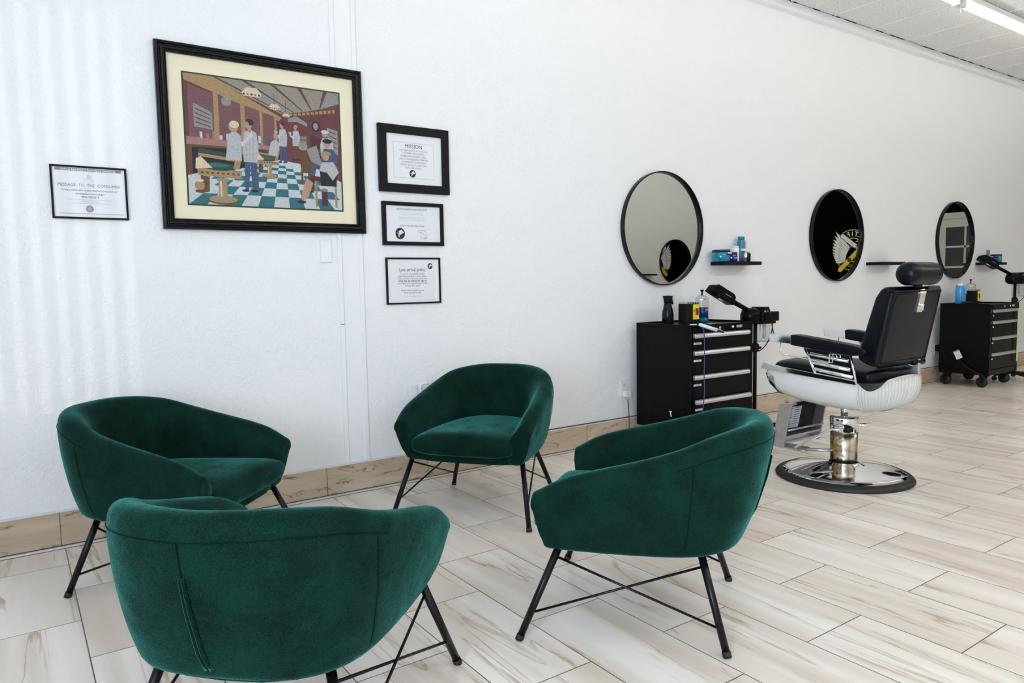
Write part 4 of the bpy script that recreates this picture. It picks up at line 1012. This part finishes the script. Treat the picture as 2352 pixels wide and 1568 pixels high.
# ------------------------------------------------------------------ towel steamers on stands
def steamer(px_, py, z0, head, label):
    """pole at (px_, py); z0 = bottom of the tank body; head = direction of the arm"""
    t = empty('facial_steamer', (px_, py, 0), label, 'steamer', 'black facial steamers on stands')
    m = MB(); m.tube([(px_, py, .06), (px_, py, z0)], .014, 'blackmatte', seg=14); m.build('pole', t)
    m = MB(); m.lathe([(.026, 0), (.028, .01), (.028, .05), (.018, .06)], 'blackmatte', seg=18, c=(px_, py, z0-.20)); m.tube([(px_, py, z0-.175), (px_+.05, py-.01, z0-.175)], .010, 'blackmatte', seg=8); m.build('clamp_knob', t)
    for k in range(5):
        a = 2*PI*k/5+.30; dx, dy = math.cos(a), math.sin(a)
        L_ = .24
        m = MB(); m.tube([(px_, py, .075), (px_+dx*L_, py+dy*L_, .062)], .016, 'blackmatte', seg=10); lg = m.build('leg', t)
        m = MB(); M4 = Matrix.Translation((px_+dx*L_-.010, py+dy*L_, .024)) @ Matrix.Rotation(PI/2, 4, 'Y'); m.lathe([(.02, 0), (.024, .003), (.024, .017), (.02, .020)], 'rubber', seg=16, M4=M4); m.build('caster', lg)
    m = MB()
    m.box(px_-.03, px_+.165, py-.085, py+.085, z0+.018, z0+.088, 'toolblack', bevel=.014, seg=4)
    m.box(px_-.01, px_+.145, py-.07, py+.07, z0, z0+.024, 'blackmatte', bevel=.006)
    m.lathe([(.060, 0), (.072, .02), (.072, .060), (.060, .090), (.03, .105)], 'toolblack', seg=28, c=(px_-.055, py, z0+.012))
    m.build('tank_body', t)
    m = MB(); m.prism([(px_-.005, z0+.086), (px_+.110, z0+.086), (px_+.090, z0+.122), (px_+.020, z0+.122)], 'y', py-.05, py+.05, 'toolblack', bevel=.004)
    m.box(px_+.0, px_+.05, py-.075, py-.05, z0+.088, z0+.098, 'chrome', bevel=.002); m.build('water_cap', t)
    m = MB(); c = (px_+.078, py, z0-.135)
    m.lathe([(.050, 0), (.057, .008), (.058, .10), (.060, .134)], 'jarglass', seg=28, c=c, caps=False); m.lathe([(.0615, .128), (.0615, .137)], 'fixture', seg=28, c=c, caps=False); m.lathe([(.051, .0005), (.056, .006)], 'jarglass', seg=28, c=c)
    m.tube([(c[0]+.02, py, z0), (c[0]+.025, py, z0-.11)], .010, 'trimwhite', seg=8); m.tube([(c[0]-.02, py, z0), (c[0]-.02, py, z0-.06)], .003, 'chrome', seg=6); m.tube([(c[0]+.036, py, z0), (c[0]+.036, py, z0-.10)], .006, 'brushed', seg=6)
    m.build('water_jar', t)
    hd = Vector(head)
    s0 = Vector((px_-.045, py, z0+.085)); s1 = s0+hd*.86
    m = MB(); m.tube([s0, s1], .017, 'toolblack', seg=14); m.build('arm', t)
    # nozzle: a flattened rounded wedge at the end of the arm
    ax = hd.normalized(); side = Vector((0, 1, 0)); side = (side-ax*side.dot(ax)).normalized(); up = ax.cross(side)
    if up.z < 0: up = -up
    M4 = Matrix((( ax.x, side.x, up.x, s1.x), (ax.y, side.y, up.y, s1.y), (ax.z, side.z, up.z, s1.z), (0, 0, 0, 1)))
    m = MB(); m.prism([(-.03, -.036), (.145, -.030), (.225, -.026), (.195, .030), (.170, .046), (.0, .042), (-.03, .028)], 'y', -.036, .036, 'toolblack', bevel=.010, seg=4, smooth=True, M4=M4)
    m.prism([(.166, .0470), (.169, .0470), (.196, .0305), (.193, .0305)], 'y', -.030, .030, 'brushed', M4=M4)
    nz = m.build('nozzle', t)
    m = MB(); m.tube([M4 @ Vector((.150, -.030, -.020)), M4 @ Vector((.150, -.030, -.048))], .009, 'blackmatte', seg=10); m.tube([M4 @ Vector((.09, -.030, -.048)), M4 @ Vector((.14, -.030, -.048))], .005, 'brushed', seg=8); m.build('adjusting_knob', nz)
    m = MB(); m.box(.02, .085, -.0368, -.0362, .004, .009, 'greyink', M4=M4); m.build('printed_label', nz, recalc=False)
    m = MB(); q = [(px_-.02, py-.03, z0+.115), (px_+.0, py-.10, z0+.125), (px_+.035, py-.12, z0+.03), (px_+.045, py-.11, z0-.06), (px_+.045, py-.06, z0-.16), (px_+.015, py-.02, z0-.20)]
    m.tube(chaikin(q, 3), .0035, 'blackmatte', seg=8)
    q = [(px_+.0, py-.08, z0+.11), (px_+.03, py-.11, z0+.06), (px_+.045, py-.11, z0-.02), (px_+.09, py-.10, z0-.10), (px_+.13, py-.10, z0-.118), (px_+.12, py-.10, z0-.135), (px_+.10, py-.10, z0-.125)]
    m.tube(chaikin(q, 3), .0035, 'blackmatte', seg=8); m.build('power_cable', t)
    return t
steamer(4.430, 3.30, .800, (-.290, 0, .118), 'black facial steamer on a stand to the right of the nearer cabinet')
steamer(8.815, 3.30, 1.020, (-.300, .10, .135), 'black facial steamer cut off by the right edge of the picture')

# ------------------------------------------------------------------ barber chair
BC = (3.84, 2.26)
t = empty('barber_chair', (BC[0], BC[1], 0), 'black and white barber chair on a round chrome base', 'barber chair')
cx0, cy0 = BC
m = MB(); m.lathe([(.322, .004), (.362, 0), (.364, .008), (.352, .022), (.325, .034), (.318, .030)], 'rubber', seg=80, c=(cx0, cy0, 0)); m.build('rubber_base_ring', t)
m = MB(); m.lathe([(.332, .020), (.322, .033), (.29, .042), (.20, .058), (.12, .072), (.085, .080), (.076, .086)], 'chrome', seg=80, c=(cx0, cy0, 0), caps=False); m.build('base_plate', t)
m = MB(); m.lathe([(.0715, .08), (.0715, .262)], 'stained', seg=48, c=(cx0, cy0, 0)); m.build('column', t, label='rust stained chrome column')
m = MB(); m.lathe([(.0745, .262), (.0745, .338), (.071, .345), (.02, .346)], 'chrome', seg=48, c=(cx0, cy0, 0)); m.build('column_collar', t)
m = MB(); m.lathe([(.019, .345), (.019, .42)], 'chrome', seg=24, c=(cx0, cy0, 0)); m.build('piston', t)
# pump lever and pedal, lock stub
m = MB()
m.box(cx0-.085, cx0-.035, cy0-.075, cy0-.045, .268, .292, 'gapdark', bevel=.002)
m.tube([(cx0-.085, cy0-.055, .283), (cx0-.12, cy0-.03, .288), (cx0-.13, cy0+.0, .285), (cx0-.17, cy0+.19, .155), (cx0-.17, cy0+.20, .150)], .008, 'chrome', seg=10)
m.build('pump_lever', t)
m = MB(); m.box(cx0-.19, cx0-.08, cy0+.16, cy0+.30, .140, .150, 'scuffed', bevel=.004); m.tube([(cx0-.13, cy0+.16, .142), (cx0-.05, cy0+.02, .15)], .009, 'scuffed', seg=8); m.build('foot_pedal', t)
m = MB(); m.tube([(cx0+.04, cy0-.06, .297), (cx0+.085, cy0-.105, .300)], .010, 'chrome', seg=12); m.build('lock_lever', t)
# front shell: lofted bowl
HW = .272
def zt_(y): return .573+(.620-.573)*(y-2.04)/(2.576-2.04)
secs = []
for y, zb_, w_ in ((2.588, .560, .90), (2.588, .53, .945), (2.575, .490, .965), (2.53, .452, .985), (2.42, .426, 1), (2.28, .412, 1), (2.15, .409, 1), (2.04, .415, 1)):
    row = []; top = min(zt_(y), .618)
    for j in range(25):
        a = PI*j/24; ca, sa = math.cos(a), math.sin(a)
        xx = -HW*w_*math.copysign(abs(ca)**.42, ca); zz = top-(top-zb_)*abs(sa)**.62
        if abs(ca) > .999: xx = -HW*w_*ca
        row.append(Vector((cx0+xx, y, zz)))
    secs.append(row)
m = MB(); m.grid(secs, 'enamel', True)
fr = secs[0]; m.bm.faces.ensure_lookup_table()
m.poly(list(fr), 'enamel')
m.build('seat_shell', t)
m = MB()    # chrome band round the front of the shell
for s_ in (0, 1):
    a_, b_ = (secs[2], secs[3])
    rows = []
    for r_ in (secs[1], secs[2], secs[3]):
        rows.append([p + Vector(((p.x-cx0)*.020, .003, -.003)) for p in (r_[1:13] if s_ == 0 else r_[12:24])])
    m.grid(rows, 'chrome', True)
m.build('chrome_band', t)
# rear ribbed shell
rows = []
NR = 256
for i in range(NR+1):
    f = PI*i/NR; c_, s_ = math.cos(f), math.sin(f)
    ex = math.copysign(abs(c_)**.85, c_)
    rim = Vector((cx0-HW*ex, 2.04-.125*abs(s_)**.85, .573-.040*math.sin(min(1, s_/.85)*PI)+.030*max(0, (s_-.70)/.30)))
    botp = Vector((cx0-.20*ex, 2.04-.07*s_, .415+.012*s_))
    nrm = Vector((-ex, -s_*1.2, 0)).normalized()
    row = []
    rip = .0085*(1-abs(math.sin(i*PI/8)))
    for k in range(11):
        u = k/10
        bulge = math.sin(u*PI*.55+.1)
        p = botp.lerp(rim, u**1.25) + nrm*(.018*math.sin(u*PI))
        p.z = botp.z+(rim.z-botp.z)*(u**1.35)
        r_ = rip if 0.16 < u < 0.92 else 0
        row.append(p + nrm*r_)
    row.append(rim + nrm*.006 + Vector((0, 0, .006))); row.append(rim - nrm*.012 + Vector((0, 0, .006))); row.append(rim - nrm*.02 - Vector((0, 0, .03)))
    rows.append(row)
m = MB(); m.grid(rows, 'ribbed', True); m.build('ribbed_rear_shell', t)
m = MB(); m.lathe([(.03, .402), (.07, .404), (.11, .418), (.105, .430)], 'blackmatte', seg=32, c=(cx0, 2.10, 0)); m.build('underseat_plate', t)
# chrome trims
for s_ in (-1, 1):
    m = MB(); x_ = cx0+s_*(HW+.002)
    m.prism([(2.612, .608), (2.600, .640), (2.04, .590), (2.03, .568)], 'x', x_-.009, x_+.009, 'chrome', bevel=.002); m.build('side_trim', t)
# seat cushion
rows = []
for y, k_, zc in ((2.56, .25, .630), (2.545, .8, .632), (2.48, 1, .634), (2.30, 1, .628), (2.12, 1, .622), (2.05, .97, .618), (2.00, .86, .618), (1.965, .70, .62), (1.945, .40, .62)):
    row = []
    for j in range(28):
        a = 2*PI*j/28; ca, sa = math.cos(a), math.sin(a)
        xx = .235*(k_ if y < 2.0 else 1)*math.copysign(abs(ca)**.45, ca); zz = .045*k_*math.copysign(abs(sa)**.7, sa)
        row.append(Vector((cx0+xx, y, zc-.012+zz)))
    rows.append(row)
rr = []
for i in range(len(rows)-1):
    for q in range(4): rr.append([rows[i][j].lerp(rows[i+1][j], q/4) for j in range(28)])
rr.append(rows[-1])
m = MB(); m.grid(rr, 'leather', True, closed=True, capends=True); m.build('seat_cushion', t)
# backrest
prof = [(2.055, .700), (2.000, .672), (1.948, .664), (1.940, .68), (1.905, .86), (1.866, 1.048), (1.874, 1.066), (1.905, 1.074), (1.935, 1.066), (1.965, 1.020), (1.995, .92), (2.030, .80)]
m = MB(); m.prism(prof, 'x', cx0-.25, cx0+.25, 'leather', bevel=.026, seg=5, smooth=True)
m.build('backrest', t)
m = MB()
def rp(x, k): # rear face point
    a = Vector((x, 1.940, .68)); b_ = Vector((x, 1.866, 1.048)); return a.lerp(b_, k)+Vector((0, -.002, 0))
m.tube(chaikin([rp(cx0-.225, .01), rp(cx0-.225, .90), rp(cx0-.205, .955), rp(cx0+.205, .955), rp(cx0+.225, .90), rp(cx0+.225, .01)], 2), .0016, 'leather', seg=6)
m.build('backrest_piping', t)
m = MB(); M4 = Matrix.Translation((cx0-.145, 1.868, 1.136)) @ Matrix.Rotation(PI/2, 4, 'Y')
m.lathe([(.008, -.012), (.030, -.010), (.050, .004), (.0585, .022), (.0600, .06), (.0600, .23), (.0585, .268), (.050, .286), (.030, .300), (.008, .302)], 'leather', seg=40, M4=M4)
m.build('headrest', t)
m = MB(); m.box(cx0-.035, cx0+.035, 1.855, 1.885, 1.066, 1.084, 'blackmatte', bevel=.003)
m.box(cx0+.002, cx0+.058, 1.852, 1.890, 1.070, 1.078, 'chrome', bevel=.002); m.tube([(cx0+.006, 1.852, 1.07), (cx0+.006, 1.852, 1.088)], .004, 'chrome', seg=8)
q0, q1 = rp(0, .975), rp(0, .70)
m.prism([(q0.y-.004, q0.z), (q0.y+.004, q0.z+.018), (q1.y+.004, q1.z), (q1.y-.005, q1.z)], 'x', cx0+.006, cx0+.062, 'chrome', bevel=.001)
q2 = rp(0, .80); m.tube([(cx0+.034, q2.y, q2.z), (cx0+.034, q2.y-.018, q2.z)], .009, 'chrome', seg=14); m.tube([(cx0+.034, q2.y-.016, q2.z), (cx0+.026, q2.y-.018, q2.z-.03)], .0035, 'chrome', seg=8)
m.build('headrest_bracket', t)
m = MB()
m.box(cx0+.15, cx0+.175, 1.935, 1.965, .55, .68, 'brushed', bevel=.003)
m.build('recline_bracket', t)
m = MB(); m.tube([(cx0+.12, 1.955, .668), (cx0+.22, 1.950, .664)], .020, 'leather', seg=12); m.build('recline_knob', t)
# arms
for s_ in (-1, 1):
    x_ = cx0+s_*.270
    m = MB()
    m.prism([(2.405, .757), (2.405, .812), (2.39, .816), (2.20, .795), (2.05, .776), (1.99, .762), (1.975, .745), (1.985, .728), (2.05, .720), (2.20, .733)], 'x', x_-.037, x_+.037, 'leather', bevel=.010, seg=4, smooth=True)
    ar = m.build('armrest', t)
    m = MB(); m.prism([(2.405, .762), (2.405, .812), (2.545, .812), (2.540, .770)], 'x', x_-.030, x_+.030, 'chrome', bevel=.002); m.build('armrest_tip', ar)
    m = MB()
    m.prism([(2.335, .742), (2.070, .722), (2.035, .575), (2.265, .600)], 'x', x_-.004, x_+.004, 'chrome', bevel=.001)
    for (a_, b_) in (((2.300, .712), (2.085, .690)), ((2.285, .668), (2.075, .645)), ((2.272, .632), (2.060, .607))):
        m.tube([(x_+s_*.006, a_[0], a_[1]), (x_+s_*.006, b_[0], b_[1])], .009, 'chrome', seg=10)
    m.tube([(x_+s_*.006, 2.335, .742), (x_+s_*.006, 2.265, .600)], .005, 'chrome', seg=8); m.tube([(x_+s_*.006, 2.070, .722), (x_+s_*.006, 2.035, .575)], .006, 'chrome', seg=8)
    m.build('side_panel', t)
    m = MB(); xo = x_+s_*.020
    m.tube([(xo, 2.475, .768), (xo, 2.478, .712), (xo, 2.465, .700), (xo, 2.185, .672), (xo, 2.180, .676), (xo, 2.178, .722), (xo, 2.14, .722), (xo, 2.135, .695)], .0034, 'chrome', seg=8); m.build('towel_bar', t)
# footrest
for x_ in (cx0-.18, cx0+.18):
    m = MB(); m.prism([(2.545, .402), (2.470, .402), (2.478, .385), (2.520, .150), (2.535, .138), (2.640, .150), (2.645, .162), (2.590, .190), (2.560, .36)], 'x', x_-.007, x_+.007, 'scuffed', bevel=.003, seg=3); m.build('footrest_side', t)
m = MB(); m.prism([(2.545, .395), (2.535, .395), (2.575, .200), (2.585, .200)], 'x', cx0-.172, cx0+.172, 'toolblack')
m.box(cx0-.172, cx0+.172, 2.52, 2.60, .196, .206, 'scuffed'); m.box(cx0-.172, cx0+.172, 2.530, 2.60, .158, .170, 'scuffed'); m.box(cx0-.172, cx0+.172, 2.48, 2.52, .392, .400, 'scuffed')
m.tube([(cx0-.172, 2.50, .245), (cx0+.172, 2.50, .245)], .007, 'scuffed', seg=8); m.tube([(cx0-.19, 2.66, .165), (cx0+.19, 2.66, .165)], .009, 'chrome', seg=12)
m.build('footrest_panel', t)
m = MB(); m.prism([(2.532, .372), (2.560, .238), (2.5595, .2375), (2.5315, .3715)], 'x', cx0-.13, cx0+.01, 'labelpaper')
for k in range(9):
    for c_ in (0, 1):
        yy_ = 2.532+.028*(k+.6)/9.6-.0008; zz_ = .372-.134*(k+.6)/9.6; xx_ = cx0-.125+.068*c_
        m.prism([(yy_, zz_), (yy_+.0008, zz_-.0045), (yy_+.0009, zz_-.0045), (yy_+.0001, zz_)], 'x', xx_, xx_+.055-.012*((k*7+c_*3) % 4)/3, 'greyink')
m.build('instruction_label', t, label='crinkled white instruction label')
m = MB(); m.tube([(cx0-.10, 2.40, .42), (cx0-.10, 2.50, .39)], .012, 'blackmatte', seg=8); m.tube([(cx0+.10, 2.40, .42), (cx0+.10, 2.50, .39)], .012, 'blackmatte', seg=8); m.build('footrest_hinge', t)

# ------------------------------------------------------------------ outlets, plugs, cables, small things
def outlet(x, z, label, w=.074, h=.118):
    t = empty('wall_outlet', (x, YW, z), label, 'outlet', 'wall outlets')
    m = MB(); m.box(x-w/2, x+w/2, YW-.006, YW, z-h/2, z+h/2, 'plastic', bevel=.0025); m.build('cover_plate', t)
    m = MB()
    for dz in (.021, -.021):
        m.box(x-.017, x+.017, YW-.0075, YW-.006, z+dz-.015, z+dz+.015, 'trimwhite', bevel=.001)
        m.box(x-.0075, x-.0055, YW-.0079, YW-.0074, z+dz-.003, z+dz+.007, 'gapdark'); m.box(x+.0055, x+.0075, YW-.0079, YW-.0074, z+dz-.003, z+dz+.007, 'gapdark'); m.box(x-.002, x+.002, YW-.0079, YW-.0074, z+dz-.011, z+dz-.007, 'gapdark')
    m.build('socket', t)
    return t
outlet(3.512, .377, 'wall outlet with a white charger between the armchairs and the cabinet')
outlet(1.905, .500, 'wall outlet with a white plug-in behind the armchair facing the camera', w=.090)
outlet(7.990, .355, 'wall outlet with a black plug left of the farther cabinet')
t = empty('air_freshener', (1.918, YW-.03, .53), 'rounded white plug-in air freshener above the front armchair back', 'air freshener')
m = MB(); m.box(1.893, 1.948, YW-.050, YW-.0082, .472, .570, 'plastic', bevel=.020, seg=5); m.build('body', t)
m = MB(); m.box(1.899, 1.943, YW-.058, YW-.048, .478, .564, 'smoothwhite', bevel=.016, seg=5); m.build('front_cap', t)
m = MB(); m.box(1.956, 1.985, YW-.030, YW-.0065, .490, .545, 'plastic', bevel=.003)
tag(m.build('plug_adapter', origin=(1.97, YW-.02, .52)), 'small white adapter beside the plug-in air freshener', 'adapter')
t = empty('phone_charger', (3.52, YW-.03, .34), 'white cube charger with thin dark cable beside the nearer cabinet', 'charger')
m = MB(); m.box(3.493, 3.545, YW-.042, YW-.008, .318, .362, 'plastic', bevel=.004); m.build('body', t)
m = MB(); m.tube(chaikin([(3.528, YW-.025, .318), (3.532, YW-.025, .26), (3.528, YW-.035, .16), (3.505, YW-.06, .10), (3.500, YW-.07, .03), (3.56, YW-.09, .006)], 3), .0024, 'gapdark', seg=6); m.tube([(3.528, YW-.025, .300), (3.528, YW-.025, .318)], .004, 'plastic', seg=8); m.build('cable', t)
t = empty('power_plug', (7.95, YW-.03, .36), 'thick black plug and cord with a white tag left of the farther cabinet', 'plug')
m = MB(); m.box(7.955, 8.025, YW-.045, YW-.008, .335, .400, 'blackmatte', bevel=.004); m.build('plug_body', t)
m = MB(); m.tube(chaikin([(7.99, YW-.045, .36), (7.86, YW-.25, .33), (7.872, 3.40, .24), (7.872, 3.30, .17), (7.872, 3.20, .13), (7.872, 3.17, .09)], 3), .010, 'blackmatte', seg=10); m.build('cord', t)
m = MB(); M4 = Matrix.Translation((7.853, 3.425, .325)) @ Matrix.Rotation(math.radians(-25), 4, 'X'); m.box(-.0015, .0015, -.030, .030, -.045, .045, 'paper', M4=M4); m.box(-.0022, .0, -.030, .030, .033, .045, 'ppink', M4=M4); m.build('white_tag', t)
m = MB(); m.box(5.24, 5.36, 3.60, 3.66, 0, .012, 'plastic', bevel=.003)
tag(m.build('paper_packet', origin=(5.30, 3.63, 0)), 'small white packet on the floor behind the barber chair footrest', 'packet')

# ------------------------------------------------------------------ lights
def area(name, loc, rot, sx, sy, power, col):
    l = bpy.data.lights.new(name, 'AREA'); l.shape = 'RECTANGLE'; l.size = sx; l.size_y = sy; l.energy = power; l.color = col
    o = bpy.data.objects.new(name, l); COL.objects.link(o); o.location = loc; o.rotation_euler = rot; return o
area('daylight', (XL-.5, 1.975, 1.8), (0, -PI/2, 0), 2.4, 2.7, 16, (.88, .93, 1.0))
area('daylight', (XL-.5, -.6, 1.6), (0, -PI/2, 0), 2.4, 2.1, 250, (.73, .855, 1.0))
sp = bpy.data.lights.new('windscreen_glare', 'SPOT'); sp.energy = 440; sp.color = (1, .95, .88); sp.spot_size = math.radians(13.2); sp.spot_blend = .3; sp.shadow_soft_size = .016
so = bpy.data.objects.new('windscreen_glare', sp); COL.objects.link(so); so.location = (-7, -5.5, 1.6)
d = Vector((-1.9, 1.50, 1.66))-so.location; so.rotation_euler = d.to_track_quat('-Z', 'Y').to_euler()
w = bpy.data.worlds.new('sky'); SC.world = w; w.use_nodes = True
w.node_tree.nodes['Background'].inputs[0].default_value = (.75, .86, 1, 1); w.node_tree.nodes['Background'].inputs[1].default_value = 0.35

# ------------------------------------------------------------------ camera
f, yaw, pit, roll = 1664.2931, math.radians(55.29052), math.radians(4.596173), math.radians(-1.0427847)
h_ = Vector((math.cos(yaw), math.sin(yaw), 0)); r_ = Vector((math.sin(yaw), -math.cos(yaw), 0)); up = Vector((0, 0, 1))
fw = math.cos(pit)*h_-math.sin(pit)*up; u_ = math.sin(pit)*h_+math.cos(pit)*up
R1 = math.cos(roll)*r_+math.sin(roll)*u_; U1 = -math.sin(roll)*r_+math.cos(roll)*u_
cam = bpy.data.cameras.new('camera'); cam.sensor_fit = 'HORIZONTAL'; cam.sensor_width = 36; cam.lens = f*36/2352; cam.clip_start = .05
co = bpy.data.objects.new('camera', cam); COL.objects.link(co)
co.matrix_world = Matrix(((R1.x, U1.x, -fw.x, 0), (R1.y, U1.y, -fw.y, 0), (R1.z, U1.z, -fw.z, H), (0, 0, 0, 1)))
SC.camera = co
SC.view_settings.view_transform = 'Standard'; SC.view_settings.look = 'None'; SC.view_settings.gamma = 1; SC.view_settings.use_curve_mapping = False
SC.view_settings.exposure = 0.63
SC.cycles.max_bounces = 7; SC.cycles.diffuse_bounces = 4; SC.cycles.glossy_bounces = 4; SC.cycles.caustics_reflective = False; SC.cycles.adaptive_threshold = 0.025
